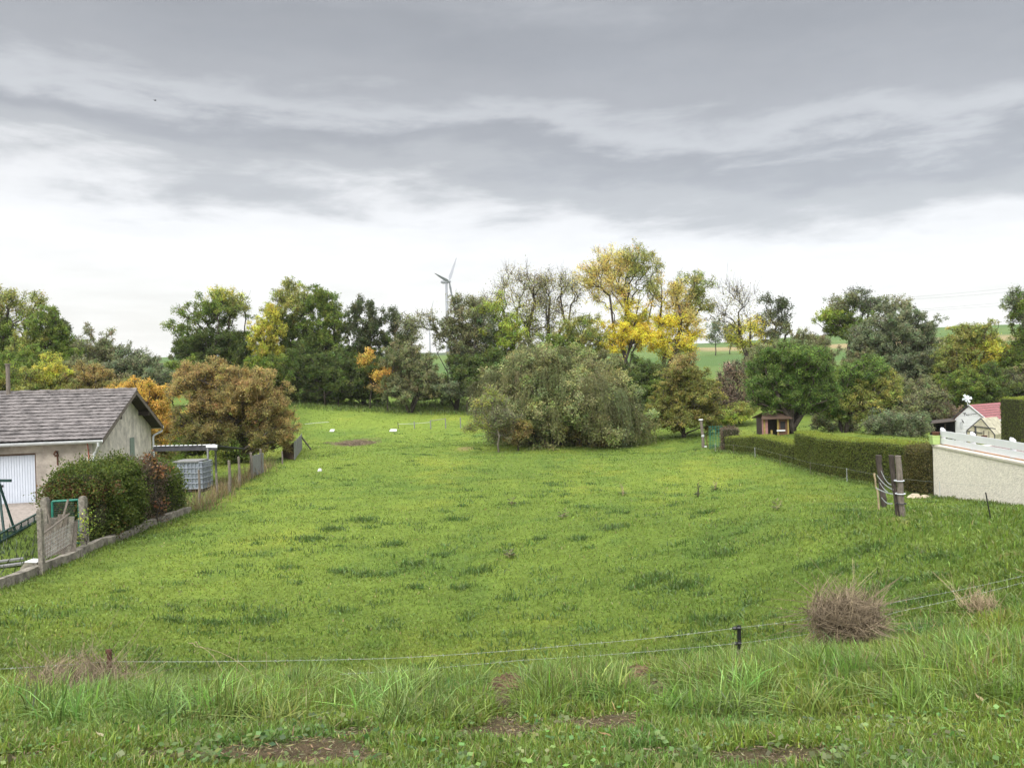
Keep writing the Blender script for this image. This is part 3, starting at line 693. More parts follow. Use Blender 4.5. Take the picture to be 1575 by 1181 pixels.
tree('sparse_tree', 'tall nearly leafless tree with a broad twiggy top, left of the slender one', 'tree', 88, 800,
     [(780, 450, 40, 26, 'bare', .16), (815, 440, 28, 22, 'bare', .17), (755, 470, 24, 24, 'bare', .17), (800, 490, 44, 26, 'ygreen2', .22), (830, 475, 26, 36, 'bare', .14), (790, 520, 36, 16, 'ygreen2', .35)], .30, stems=[(775, 480), (795, 475), (822, 470)], twigs=6, rtip=.016, cover=6, group=TG)
tree('sparse_tree', 'slender nearly leafless tree just left of the big yellow tree', 'tree', 89, 853,
     [(852, 445, 30, 26, 'bare', .13), (880, 440, 22, 26, 'bare', .16), (865, 480, 32, 30, 'bare', .14), (835, 460, 16, 30, 'bare', .13), (850, 515, 36, 16, 'ygreen2', .4)], .28, stems=[(846, 460), (862, 458), (878, 470)], twigs=6, rtip=.016, cover=6, group=TG)
tree('broadleaf_tree', 'olive tree filling the gap behind the top of the weeping willow', 'tree', 82, 880, [(885, 505, 28, 24, 'ygreen2', .55), (860, 535, 36, 22, 'green', .8), (905, 540, 30, 26, 'ygreen2', .75), (820, 540, 30, 16, 'olive', .8), (890, 570, 40, 26, 'olive', .9)], .2, twigs=1, group=TG)
tree('walnut', 'tallest golden autumn tree with brownish top and several dark stems', 'tree', 84, 955,
     [(925, 410, 32, 24, 'paleyellow', .45), (950, 400, 32, 22, 'paleyellow', .45), (988, 402, 34, 26, 'ygreen2', .5), (935, 440, 40, 24, 'paleyellow', .42), (985, 435, 30, 26, 'ygreen2', .36), (905, 430, 20, 24, 'paleyellow', .28), (960, 470, 30, 16, 'yellow', .45),
      (962, 505, 36, 20, 'yellow', 1), (985, 520, 28, 22, 'yellow', 1), (948, 525, 26, 18, 'yellow', .9), (980, 490, 18, 14, 'yellowgreen', .8), (948, 562, 12, 10, 'yellow', .6), (915, 520, 20, 20, 'yellowgreen', .5)],
     .22, stems=[(938, 455), (968, 440), (985, 450), (1005, 455)], twigs=3, cover=6, rtip=.014, group=TG)
tree('walnut', 'golden yellow tree right of the tallest golden tree', 'tree', 86, 1025,
     [(1020, 445, 22, 22, 'paleyellow', .55), (1045, 465, 24, 26, 'paleyellow', .5), (1030, 500, 30, 24, 'yellow', .75), (1055, 520, 26, 22, 'yellow', .6), (1015, 528, 24, 18, 'yellow', .85), (1035, 540, 26, 12, 'yellowgreen', .7), (1075, 500, 22, 20, 'paleyellow', .4)], .26, stems=[(1018, 465), (1045, 470)], twigs=3, cover=5.5, rtip=.014, group=TG)
tree('broadleaf_tree', 'slim pale green tree with an open top between the golden and the bare tree', 'tree', 88, 1062, [(1066, 436, 24, 18, 'ygreen2', .5), (1070, 465, 20, 20, 'ygreen2', .4), (1052, 485, 16, 20, 'yellowgreen', .5), (1085, 475, 12, 16, 'ygreen2', .3)], .18, twigs=2, group=TG)
tree('thicket_tree', 'dark undergrowth beneath the golden trees', 'bush', 78, 1000, [(975, 590, 30, 28, 'dark', 1), (1005, 575, 26, 24, 'dark', .9), (1000, 600, 32, 18, 'green', 1), (940, 590, 26, 26, 'brownolive', .9)], .12)
tree('sparse_tree', 'bare crowned tree with a few yellow leaves, right of the golden trees', 'tree', 84, 1150,
     [(1128, 455, 28, 26, 'bare', .05), (1150, 470, 26, 30, 'bare', .05), (1112, 480, 18, 20, 'bare', .06), (1165, 500, 22, 16, 'yellow', .25), (1140, 505, 26, 14, 'yellowgreen', .3), (1150, 530, 34, 14, 'yellowgreen', .6)], .26, stems=[(1136, 480), (1155, 490)], twigs=7, rtip=.015, cover=6, group=TG)
tree('sparse_tree', 'small dark twiggy tree with loose leaf tufts, next right to the bare crowned tree', 'tree', 85, 1188, [(1190, 465, 20, 14, 'blackish', .42), (1200, 485, 18, 16, 'blackish', .36), (1178, 490, 12, 18, 'olive', .34), (1192, 515, 24, 16, 'olive', .7)], .18, twigs=3, group=TG)
tree('hill_tree', 'hazy little tree on the far slope right of the golden trees', 'tree', 215, 1102, [(1102, 505, 12, 14, 'greygreen', .6), (1100, 520, 10, 8, 'greygreen', .6)], .14, group='small trees on the far slope')
tree('hill_tree', 'hazy small tree on the far slope behind the bare crowned tree', 'tree', 225, 1124, [(1126, 512, 14, 12, 'greygreen', .6), (1124, 526, 9, 6, 'greygreen', .6)], .14, group='small trees on the far slope')
tree('bramble_thicket', 'brown leafless bramble thicket left of the dark fruit tree', 'thicket', 62, 1135, [(1130, 590, 30, 28, 'deadbrush', .35), (1150, 610, 30, 24, 'deadbrush', .35), (1115, 610, 26, 20, 'deadbrush', .35), (1140, 570, 20, 18, 'olive', .3)], .07, twigs=8)
tree('garden_bush', 'pale green bush on the bank right of the cone shaped lime tree', 'bush', 60, 1125, [(1128, 640, 26, 14, 'lime', .7), (1145, 630, 22, 14, 'ygreen2', .7), (1105, 650, 22, 12, 'lime', .7)], .06)
tree('lime_tree', 'cone shaped olive tree with a rusty top, right of the weeping willow', 'tree', 55, 1050,
     [(1052, 565, 26, 18, 'brown', .6), (1052, 590, 40, 30, 'limetree', 1), (1030, 625, 34, 26, 'limetree', 1), (1075, 620, 34, 30, 'limetree', 1), (1050, 640, 54, 18, 'limetree', 1), (1052, 575, 24, 20, 'limetree', .8), (1015, 645, 20, 14, 'limetree', .8), (1095, 640, 18, 20, 'limetree', .9)], .14, cover=10, wide=.8)
weeping('weeping_willow', 'big rounded weeping willow in the middle of the pasture', 'willow', 53, 845,
     [(855, 622, 118, 68, 'willow', .9), (850, 580, 70, 46, 'willow', .9), (800, 600, 60, 44, 'willow', .9), (900, 610, 60, 48, 'willow', .9), (930, 640, 56, 44, 'willow', .9), (960, 655, 36, 32, 'willow', .8), (760, 605, 34, 36, 'willow', .8), (855, 640, 90, 36, 'willow', .9), (840, 555, 40, 26, 'willow', .8),
      (880, 668, 70, 20, 'brownolive', .5), (770, 660, 30, 24, 'olive', .5), (940, 672, 50, 14, 'brownolive', .5)],
     [(820, 600), (850, 590), (890, 600), (930, 640), (780, 620)], 4600, 2.9, 'willow', .22)
tree('sapling', 'thin pale sapling at the left flank of the weeping willow', 'sapling', 47.5, 765,
     [(762, 635, 30, 18, 'olive', .35), (740, 655, 22, 14, 'ygreen2', .35), (775, 655, 24, 16, 'olive', .4), (755, 610, 20, 14, 'ygreen2', .35)], .06, twigs=5, bark='bark_pale', rtip=.012)
tree('autumn_bush', 'rusty orange bush under the left skirt of the weeping willow', 'bush', 48.5, 795, [(795, 665, 20, 14, 'brown', .6), (800, 652, 18, 12, 'brownolive', .7)], .05)
tree('cherry_tree', 'dark green garden tree with a forked black trunk above the playhouse', 'tree', 47, 1216,
     [(1215, 550, 40, 26, 'cherry', 1), (1240, 565, 44, 32, 'cherry', 1), (1190, 575, 36, 30, 'cherry', 1), (1170, 600, 24, 22, 'cherry', 1), (1230, 605, 50, 28, 'cherry', 1), (1262, 600, 28, 30, 'cherry', .9), (1200, 625, 32, 14, 'cherry', .8), (1180, 550, 18, 14, 'cherry', .7)], .26, stems=[(1213, 610), (1232, 605), (1250, 610), (1195, 605)], cover=9.5)
tree('apple_tree', 'lighter green garden tree right of the dark forked tree', 'tree', 49, 1295,
     [(1325, 570, 36, 22, 'cherry', .9), (1345, 600, 34, 26, 'ygreen2', .9), (1300, 590, 30, 24, 'cherry', .9), (1315, 620, 44, 20, 'ygreen2', .9), (1285, 625, 24, 18, 'cherry', .9)], .14, stems=[(1296, 605), (1318, 600)])
tree('garden_bush', 'round grey green bush behind the tall end of the hedge', 'bush', 43, 1381, [(1380, 652, 44, 18, 'greygreen', 1), (1355, 655, 24, 16, 'greygreen', 1), (1405, 655, 26, 16, 'greygreen', 1)], .06)
tree('garden_bush', 'dull brownish bush between the two garden trees', 'bush', 52, 1312, [(1305, 648, 18, 14, 'olive', .7), (1270, 650, 24, 14, 'olive', .8), (1335, 650, 14, 16, 'brownolive', .6)], .05, twigs=3)
tree('sparse_tree', 'tall loose crowned tree with dark leaf tufts above the garden on the right', 'tree', 84, 1300,
     [(1295, 465, 24, 16, 'olive', .5), (1320, 462, 18, 14, 'blackish', .4), (1350, 475, 28, 18, 'greygreen', .5), (1275, 485, 20, 14, 'lime', .7), (1300, 500, 34, 24, 'green', .9), (1380, 470, 20, 16, 'olive', .4)], .28, twigs=2, group=TG)
tree('sallow', 'wide grey green sallow mound filling the right middle behind the garden trees', 'tree', 72, 1385,
     [(1385, 505, 48, 34, 'greygreen', 1), (1340, 530, 44, 32, 'greygreen', 1), (1420, 535, 28, 40, 'greygreen', .9), (1385, 560, 62, 34, 'greygreen', 1), (1330, 570, 44, 30, 'olive', 1), (1425, 585, 34, 30, 'greygreen', 1), (1380, 605, 60, 24, 'olive', 1)], .2, stems=[(1350, 545), (1390, 530), (1420, 555), (1370, 540)])
tree('shrub', 'ragged olive shrub behind the dark canopy left of the white hut', 'bush', 58, 1425, [(1420, 625, 40, 22, 'olive', .9), (1450, 640, 30, 18, 'deadbrush', .6), (1400, 640, 30, 18, 'olive', .8)], .08, twigs=4)
tree('broadleaf_tree', 'wide yellow green tree behind the white hut', 'tree', 68, 1495,
     [(1495, 520, 40, 24, 'ygreen2', .8), (1515, 545, 40, 30, 'yellowgreen', .7), (1470, 560, 32, 34, 'ygreen2', .8), (1500, 590, 60, 30, 'green', 1), (1530, 580, 26, 34, 'ygreen2', .9), (1465, 600, 30, 26, 'dark', 1), (1478, 543, 18, 12, 'brown', .6)], .26, group=TG)
tree('broadleaf_tree', 'tall green tree cut off by the right edge', 'tree', 66, 1590,
     [(1578, 470, 24, 36, 'greygreen', .4), (1600, 500, 40, 60, 'green', .9), (1565, 560, 24, 40, 'green', .95), (1590, 590, 50, 40, 'olive', .95)], .28, twigs=2, group=TG)
tree('thicket_tree', 'low green thicket behind the cone shaped lime tree and the bramble', 'bush', 74, 1180, [(1190, 545, 34, 18, 'olive', .9), (1230, 530, 30, 20, 'olive', .9), (1260, 545, 30, 26, 'olive', .9), (1160, 560, 24, 20, 'olive', .7)], .12, twigs=2)
tree('thicket_tree', 'dark scrub under the round two tiered tree, behind the brown tree', 'bush', 82, 310, [(280, 575, 34, 24, 'green', 1), (330, 585, 44, 24, 'dark', 1), (240, 585, 34, 20, 'olive', 1), (370, 590, 34, 24, 'dark', 1)], .1)
tree('thicket_tree', 'tall dark understorey between the pale topped tree and the narrow blackish tree', 'bush', 83, 500, [(430, 575, 34, 34, 'green', 1), (475, 570, 40, 34, 'dark', 1), (525, 575, 40, 34, 'dark', 1), (570, 580, 36, 30, 'dark', 1)], .12)
tree('thicket_tree', 'olive understorey behind the right shoulder of the weeping willow', 'bush', 80, 940, [(930, 575, 36, 34, 'olive', 1), (975, 580, 36, 32, 'dark', 1), (1010, 590, 30, 24, 'brownolive', 1)], .12)
tree('thicket_tree', 'dense dark scrub at the foot of the wide sallow mound on the right', 'bush', 66, 1350, [(1290, 600, 40, 34, 'olive', 1), (1350, 610, 44, 34, 'dark', 1), (1420, 610, 44, 34, 'olive', 1), (1250, 590, 34, 34, 'dark', 1)], .12)
tree('thicket_tree', 'dense green scrub at the foot of the yellow green tree by the white hut', 'bush', 62, 1520, [(1480, 600, 40, 34, 'green', 1), (1530, 605, 40, 36, 'dark', 1), (1580, 600, 40, 40, 'olive', 1)], .12)
tree('thicket_tree', 'dense green scrub at the left edge behind the garage roof', 'bush', 64, 40, [(0, 575, 44, 30, 'green', 1), (60, 570, 44, 34, 'green', 1), (110, 580, 34, 28, 'olive', 1)], .12)
tree('thicket_tree', 'dark hedge like scrub along the foot of the tallest trees left of centre', 'bush', 84, 520, [(440, 600, 26, 16, 'dark', 1), (480, 604, 34, 12, 'dark', 1), (520, 602, 34, 14, 'green', 1), (560, 602, 34, 14, 'dark', 1), (595, 604, 24, 12, 'greygreen', 1)], .1)
tree('thicket_tree', 'dark scrub under the hill gap right of the olive sallow', 'bush', 86, 680, [(670, 598, 30, 16, 'greygreen', 1), (690, 602, 30, 13, 'dark', 1), (650, 604, 30, 12, 'dark', 1)], .1)
tree('thicket_tree', 'grey green scrub at the left behind the yellow fruit tree', 'bush', 62, 190, [(190, 600, 40, 20, 'olive', 1), (240, 590, 26, 24, 'greygreen', 1), (120, 600, 50, 26, 'olive', 1), (30, 605, 60, 30, 'green', 1)], .1)

# ------------------------------------------------------------------ garage on the left
A = at(157, 676, 30); Bq = at(250, 655, 40.8)
gv = Bq - A; gv[2] = 0; span = float(np.linalg.norm(gv)); gv /= span          # along the gable, away from the viewer
fv = np.array([-gv[1], gv[0], 0.0])                                            # along the eaves, to the west
EAVE = (A[2] + Bq[2]) / 2; RISE = at(210, 601, 35.4)[2] - EAVE
O = np.array([A[0], A[1], 0.0]); GL = 14.0
def gp(f, g, z): return O + fv * f + gv * g + np.array([0, 0, z])
FLOOR = gz(*gp(3, 1, 0)[:2]) - .05
garage = thing('garage', 'low garage with a grey tiled gable roof and white sectional door behind the conifer hedge', 'garage', gp(5, span / 2, FLOOR))
roofz = lambda g: EAVE + RISE * (1 - abs(g - span / 2) / (span / 2))
w = MB(); F0, G0, G1 = .48, .42, span - .45; T = .22
w.prism([gp(F0, G0, FLOOR - .3), gp(F0, G1, FLOOR - .3), gp(F0, G1, roofz(G1) - .14), gp(F0, span / 2, roofz(span / 2) - .14), gp(F0, G0, roofz(G0) - .14)], fv * T)
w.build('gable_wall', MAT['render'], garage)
DF0, DF1, DZ = 2.48, 5.0, FLOOR + 2.04
w = MB(); top = roofz(G0) - .16
w.box((F0 + T, G0, FLOOR - .3), (DF0, G0 + T, top), fv, gv, O); w.box((DF0, G0, DZ), (DF1, G0 + T, top), fv, gv, O); w.box((DF1, G0, FLOOR - .3), (GL, G0 + T, top), fv, gv, O)
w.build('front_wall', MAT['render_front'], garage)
MB().box((F0 + T, G1 - T, FLOOR - .3), (GL, G1, top), fv, gv, O).build('rear_wall', MAT['render'], garage)
w = MB(); ribs = 26
for k in range(ribs):
    a0 = DF0 + .05 + (DF1 - DF0 - .1) * k / ribs; a1 = DF0 + .05 + (DF1 - DF0 - .1) * (k + 1) / ribs
    w.box((a0, G0 + .09, FLOOR), (a1 - .018, G0 + .12, DZ - .07), fv, gv, O)
w.box((DF0 + .05, G0 + .105, FLOOR), (DF1 - .05, G0 + .13, DZ - .07), fv, gv, O)
door = w.build('garage_door', MAT['white_metal'], garage)
w = MB(); w.box((3.66, G0 + .05, FLOOR + .78), (3.76, G0 + .09, FLOOR + .86), fv, gv, O); w.build('handle', MAT['black'], door)
w = MB(); w.box((DF0, G0 + .04, DZ - .07), (DF1, G0 + .16, DZ), fv, gv, O)
w.box((DF0, G0 + .04, FLOOR), (DF0 + .05, G0 + .16, DZ - .07), fv, gv, O); w.box((DF1 - .05, G0 + .04, FLOOR), (DF1, G0 + .16, DZ - .07), fv, gv, O)
w.build('door_frame', MAT['wood_brown'], garage)
# interlocking tiles: overlapping courses, each a wavy strip tilted a little
def roof_side(sgn):
    w = MB(); courses = 15; sl_len = math.hypot(span / 2, RISE); nc = 150
    fpos = np.linspace(-.04, GL, nc)
    V, F = [], []
    for c in range(courses):
        g0, g1 = c / courses, (c + 1.12) / courses
        base_i = len(V)
        for k, (g, lift) in enumerate(((g0 + .025, -.02), (g0 - .004, .075), (min(g1, 1.0), .035))):
            for i, f in enumerate(fpos):
                gg = g * span / 2 if sgn > 0 else span - g * span / 2
                wav = .006 * (1 if i % 2 else -1) + rng.normal() * .004
                V.append(gp(f, gg, EAVE + RISE * g + lift + wav))
        for k in range(2):
            for i in range(nc - 1):
                q = base_i + k * nc + i; F.append((q, q + 1, q + nc + 1, q + nc) if sgn > 0 else (q + nc, q + nc + 1, q + 1, q))
    w.add(V, F); return w
roof = roof_side(1).build('roof', MAT['tile'], garage)
roof_side(-1).build('roof_back', MAT['tile'], roof)
w = MB()
for k in range(36):
    f = -.05 + k * .4; h = .02 * (k % 2)
    w.tube([gp(f, span / 2, EAVE + RISE + .03 + h), gp(f + .42, span / 2, EAVE + RISE + .03 + h)], .11, 8)
w.build('ridge_tiles', MAT['tile'], roof)
w = MB()                                                                       # boarding under the tiles and the verge boards
for s_ in (0, 1):
    g0 = 0.02 if s_ == 0 else span - .02
    w.beam(gp(GL / 2, (g0 + span / 2) / 2, (EAVE + EAVE + RISE) / 2 - .06), gp(GL / 2, (g0 + span / 2) / 2, (EAVE + EAVE + RISE) / 2 - .06) + fv * .001, .01, .01)
    e0, e1 = gp(0, g0, EAVE - .04), gp(0, span / 2, EAVE + RISE - .04)
    w.prism([e0, e1, e1 - np.array([0, 0, .05]), e0 - np.array([0, 0, .05])], fv * GL)
w.build('roof_boarding', MAT['wood_dark'], garage)
for s_ in (0, 1):
    g0 = -.03 if s_ == 0 else span + .03
    e0, e1 = gp(-.035, g0, EAVE - .0), gp(-.035, span / 2, EAVE + RISE + .03)
    MB().prism([e0, e1, e1 - np.array([0, 0, .19]), e0 - np.array([0, 0, .19])], fv * .028).build('bargeboard', MAT['wood'], garage)
for g in (span * .27, span / 2, span * .73):
    MB().box((.0, g - .09, roofz(g) - .34), (F0 - .003, g + .09, roofz(g) - .12), fv, gv, O).build('purlin', MAT['wood_dark'], garage)
def gutter(g, sg):
    w = MB(); prof = [(-.07, .06), (-.06, 0), (0, -.055), (.06, 0), (.07, .06), (.052, .055), (.045, .005), (0, -.04), (-.045, .005), (-.052, .055)]
    w.prism([gp(-.03, g + a_, EAVE - .07 + b_) for a_, b_ in prof], fv * (GL + .02)); return w
gu = gutter(-.085, 1).build('gutter', MAT['zinc'], garage)
gu2 = gutter(span + .085, -1).build('gutter', MAT['white_pvc'], garage)
pz = EAVE - .1
MB().tube([gp(.12, -.08, pz), gp(.12, -.06, pz - .14), gp(.3, .30, pz - .36), gp(.40, G0 - .08, pz - .50), gp(.40, G0 - .08, FLOOR + .1)], .05, 10).build('downpipe', MAT['zinc'], gu)
MB().tube([gp(.05, span + .08, pz), gp(.05, span + .05, pz - .16), gp(.36, span - .30, pz - .34), gp(.40, span - .38, pz - .42), gp(.40, span - .38, pz - 1.5)], .05, 10).build('downpipe', MAT['white_pvc'], gu2)
# shutter on the gable, lamp bracket, cable
c = at(190, 688, 36.2); gs = float(np.dot(c - O, gv)); zs = c[2]
w = MB()
for k in range(5): w.box((F0 - .05, gs - .36 + k * .145, zs - .55), (F0 - .004, gs - .36 + k * .145 + .135, zs + .45), fv, gv, O)
w.build('shutter', MAT['shutter'], garage)
c = at(102, 700, 31); fs = float(np.dot(c - O, fv))
w = MB(); w.box((fs - .025, G0 - .03, c[2] - .3), (fs + .025, G0 - .003, c[2] + .26), fv, gv, O); w.tube([gp(fs, G0 - .03, c[2] + .2), gp(fs, G0 - .2, c[2] + .26), gp(fs + .05, G0 - .26, c[2] + .12)], .035, 8)
w.box((fs - .06, G0 - .2, c[2] + .04), (fs + .05, G0 - .06, c[2] + .11), fv, gv, O); w.build('wall_lamp', MAT['rust'], garage)
fs2 = float(np.dot(at(137, 690, 30.4) - O, fv))
MB().tube([gp(fs2 + .1, G0 - .03, EAVE - .02), gp(fs2, G0 - .03, EAVE - .2), gp(fs2 - .03, G0 - .03, EAVE - .7), gp(fs2 - .05, G0 - .03, FLOOR + .2)], .018, 6).build('cable', MAT['cable_red'], garage)
c = at(12, 605, 34); fs = float(np.dot(c - O, fv)); zr = EAVE + RISE
w = MB(); w.rod(gp(fs, span / 2 - .15, zr - .15), gp(fs, span / 2 - .15, zr + 1.3), .085, 10); w.rod(gp(fs, span / 2 - .15, zr + 1.3), gp(fs, span / 2 - .15, zr + 1.36), .12, 10); w.build('flue_pipe', MAT['wood'], garage)
# yard in front of the garage
yv = []; Yx = np.linspace(0, 1, 22); Yy = np.linspace(0, 1, 16)
pts = [[gp(.5 + a_ * 10.7, G0 - .02 - b_ * 7.6, 0) for a_ in Yx] for b_ in Yy]
yv = np.array(pts).reshape(-1, 3); yv[:, 2] = np.maximum(hgt(yv[:, 0], yv[:, 1]) + .05, FLOOR - .03)
F = [(j * 22 + i, j * 22 + i + 1, j * 22 + i + 23, j * 22 + i + 22) for j in range(15) for i in range(21)]
tag(MB().add(yv, F).build('driveway', MAT['gravel'], origin=yv[0]), kind='structure')

# ------------------------------------------------------------------ west boundary: low wall, posts, gate
def along(fn, y0, y1, n): return [np.array([float(fn(v)), v, gz(float(fn(v)), v)]) for v in np.linspace(y0, y1, n)]
def wall_strip(name, pts, h, th, m, label, cat):
    o = thing(name, label, cat, pts[0]); w = MB()
    P = np.array(pts); dv = np.gradient(P, axis=0); dv[:, 2] = 0; dv /= np.linalg.norm(dv, axis=1, keepdims=True); nn = np.stack([dv[:, 1], -dv[:, 0], 0 * dv[:, 0]], 1)
    V, F = [], []
    for p, q in zip(P, nn):
        for s, zz_ in ((1, -.4), (1, h), (-1, h), (-1, -.4)): V.append(p + q * s * th / 2 + np.array([0, 0, zz_ + (rng.normal() * .012 if zz_ > 0 else 0)]))
    for i in range(len(P) - 1):
        for k in range(4): F.append((i * 4 + k, i * 4 + (k + 1) % 4, i * 4 + 4 + (k + 1) % 4, i * 4 + 4 + k))
    F += [(3, 2, 1, 0), tuple(len(V) - 4 + k for k in range(4))]
    return o, w.add(V, F)
wp = along(WALL_X, 12.0, 26.5, 40)
o, w = wall_strip('low_wall', wp, .20, .18, MAT['concrete'], 'low mossy concrete kerb wall along the left edge of the pasture', 'wall')
w.build('wall_base', MAT['concrete'], o)
w = MB()
for p in wp[3:26:9]: w.box((p[0] - .012, p[1] - .08, p[2] - .1), (p[0] + .105, p[1] + .08, p[2] + .18))
w.build('wall_rib', MAT['concrete_post'], o)
def conc_post(name, base, h, wd, label, lean=(0, 0)):
    w = MB(); b = np.array(base); t_ = b + np.array([lean[0], lean[1], h])
    w.beam(b - np.array([0, 0, .3]), t_ - np.array([0, 0, .04]), wd, wd, (0, 1, 0)); w.beam(t_ - np.array([0, 0, .042]), t_, wd * .75, wd * .75, (0, 1, 0))
    tag(w.build(name, MAT['concrete_post'], origin=b), label, 'post', 'concrete posts by the gate')
pR = at(131, 841, 20.6); pL = at(72, 860, 20.4); pL[2] = pR[2] - .05
conc_post('gate_post', pR, at(131, 763, 20.6)[2] - pR[2], .16, 'lichen grey concrete gate post right of the green gate, on the low wall', (-.03, 0))
conc_post('gate_post', pL, at(71, 765, 20.4)[2] - pL[2], .17, 'lichen grey concrete gate post left of the green gate')
pF = at(65, 880, 17.7); pF[2] = gz(*pF[:2])
conc_post('gate_post', pF, at(63, 782, 17.7)[2] - pF[2], .10, 'thin concrete fence post standing nearest, on the low wall left of the gate', (-.02, 0))
gate = thing('garden_gate', 'dark green tubular garden gate with wire mesh between two concrete posts', 'gate', (pL + pR) / 2)
g0, g1 = pL + np.array([.17, .02, 0]), pR - np.array([.15, -.02, 0]); z0, z1 = pR[2] + .12, at(100, 770, 20.5)[2]
w = MB(); 
for a_, b_ in (((g0[0], g0[1], z0), (g0[0], g0[1], z1)), ((g1[0], g1[1], z0), (g1[0], g1[1], z1 + .03)), ((g0[0], g0[1], z1), (g1[0], g1[1], z1)), ((g0[0], g0[1], z0), (g1[0], g1[1], z0))): w.rod(a_, b_, .03, 8)
w.build('gate_frame', MAT['green_paint'], gate)
w = MB()
for k in range(1, 16):
    f = k / 16; x_ = g0[0] + (g1[0] - g0[0]) * f
    w.rod((x_, g0[1], z0), (x_, g0[1], z1), .0035, 3)
for k in range(1, 20):
    z_ = z0 + (z1 - z0) * k / 20; w.rod((g0[0], g0[1], z_), (g1[0], g0[1], z_), .0035, 3)
w.build('gate_mesh', MAT['dark_green'], gate)
w = MB(); w.box((g0[0] - .02, g0[1] - .05, z0 + .55), (g0[0] + .12, g0[1] - .02, z0 + .63)); w.build('latch', MAT['white_pvc'], gate)
# wire fence with weathered boards along the wall in front of the gate
b0 = np.array([pF[0], 17.75, pF[2] + .3]); b1 = np.array([pR[0], 20.5, pR[2] + .3])
wf = thing('wire_fence', 'rusty wire and pole fence on the low wall before the gate', 'fence', b0)
w = MB(); w.tube([b0 + (0, 0, .62), (b0 + b1) / 2 + (0, 0, .74), b0 * .35 + b1 * .65 + (0, 0, .78)], .022, 6); w.tube([b0 + (0, 0, .02), (b0 + b1) / 2 + (0, 0, .0), b1 + (0, 0, .02)], .016, 6); w.build('rail', MAT['wood'], wf)
w = MB()
for k in range(1, 26):
    p = b0 + (b1 - b0) * k / 26; w.rod(p, p + np.array([0, .0, .55]), .0025, 3)
for k in range(6): w.rod(b0 + (0, 0, .09 * k + .05), b1 + (0, 0, .09 * k + .05), .0025, 3)
w.build('fence_mesh', MAT['wire'], wf)
bp_ = thing('board_stack', 'weathered grey planks leaning together behind the wire fence by the gate', 'planks', (pF + pR) / 2 + np.array([-.35, .2, .3]))
c0 = (pF * .45 + pR * .55) + np.array([-.30, 0, .25])
for k, (dx, hh, ln_, wd) in enumerate(((-.16, .78, .02, .16), (-.06, .92, -.03, .2), (.06, .98, .02, .22), (.18, .90, .03, .18), (.28, .76, -.02, .15))):
    b_ = c0 + np.array([dx, dx * .9, -.15]); MB().beam(b_, b_ + np.array([ln_, .18, hh]), wd, .03, (.6, -.8, 0)).build('plank', MAT['concrete_post'] if k % 2 else MAT['wood'], bp_)
w = MB(); w.beam(c0 + (.15, 0, .55), c0 + (.3, .1, 1.22), .05, .03, (0, 1, 0)); w.beam(c0 + (-.1, 0, .6), c0 + (-.2, 0, 1.12), .04, .03, (0, 1, 0)); w.build('stake', MAT['wood'], bp_)
# climbing weeds on the gate post
tree('climbing_vine', 'pale green vine climbing the right hand gate post', 'vine', 20.2, 128, [(122, 815, 9, 20, 'lime', .4), (132, 800, 7, 14, 'lime', .4), (112, 832, 9, 12, 'ygreen2', .4)], .012, ls=.05, cover=2.5, rtip=.005, twigs=2)
# yard clutter at the left edge
def P3(px, py, d): return at(px, py, d)
sw = thing('swing_frame', 'dark green garden swing frame at the left edge before the white garage door', 'swing', foot(10, 22))
s0 = foot(17, 23.0); s1 = foot(1, 22.0)
MB().rod(s0, at(-4, 735, 22.6), .035, 8).build('leg', MAT['dark_green'], sw); MB().rod(s1, at(-4, 735, 22.6), .035, 8).build('leg', MAT['dark_green'], sw)
MB().beam(at(-30, 739, 23.4), at(17, 739, 23.4), .06, .08).build('swing_bar', MAT['dark_green'], sw)
nf = thing('edging_net', 'knee high dark green net edging between the gravel yard and the weeds', 'fence', foot(30, 22.5))
e0, e1 = at(-12, 846, 20.6), at(62, 808, 24.8); e0[2] = gz(*e0[:2]); e1[2] = gz(*e1[:2])
w = MB(); w.beam(e0 + (0, 0, .28), e1 + (0, 0, .28), .06, .03); w.beam(e0 + (0, 0, .05), e1 + (0, 0, .05), .06, .05)
for k in range(8): p = e0 + (e1 - e0) * k / 7; w.rod(p - (0, 0, .1), p + (0, 0, .3), .02, 5)
w.build('net_rail', MAT['dark_green'], nf)
w = MB()
for k in range(70): p = e0 + (e1 - e0) * k / 70; w.rod(p, p + (0, 0, .27), .005, 3)
for k in range(7): w.rod(e0 + (0, 0, .03 + k * .035), e1 + (0, 0, .03 + k * .035), .005, 3)
w.build('net', MAT['dark_green'], nf)
for px, py, py2, d, lb in ((2, 857, 853, 18.6, 'upper grey plank lying in the weeds at the left edge'), (8, 866, 863, 18.2, 'lower grey plank lying in the weeds at the left edge')):
    a_, b_ = at(px - 20, py + 3, d), at(px + 34, py2, d + .4); zg = max(gz(*a_[:2]), gz(*b_[:2])) + .05; a_[2] = b_[2] = zg
    tag(MB().beam(a_, b_, .16, .04).build('plank', MAT['wood_grey'], origin=a_), lb, 'plank', 'planks in the yard weeds')
c = at(48, 872, 17.9); c[2] = gz(*c[:2])
blk = thing('concrete_block', 'broken ribbed concrete block with a white top beside the low wall', 'block', c)
MB().prism([c + (-.2, -.1, -.1), c + (.2, -.1, -.1), c + (.19, -.1, .24), c + (-.08, -.1, .26), c + (-.2, -.1, .12)], (0, .3, 0)).build('body', MAT['concrete'], blk)
MB().prism([c + (-.08, -.105, .262), c + (.195, -.105, .245), c + (.195, -.105, .265), c + (-.08, -.105, .285)], (0, .31, 0)).build('cap', MAT['white_paint'], blk)

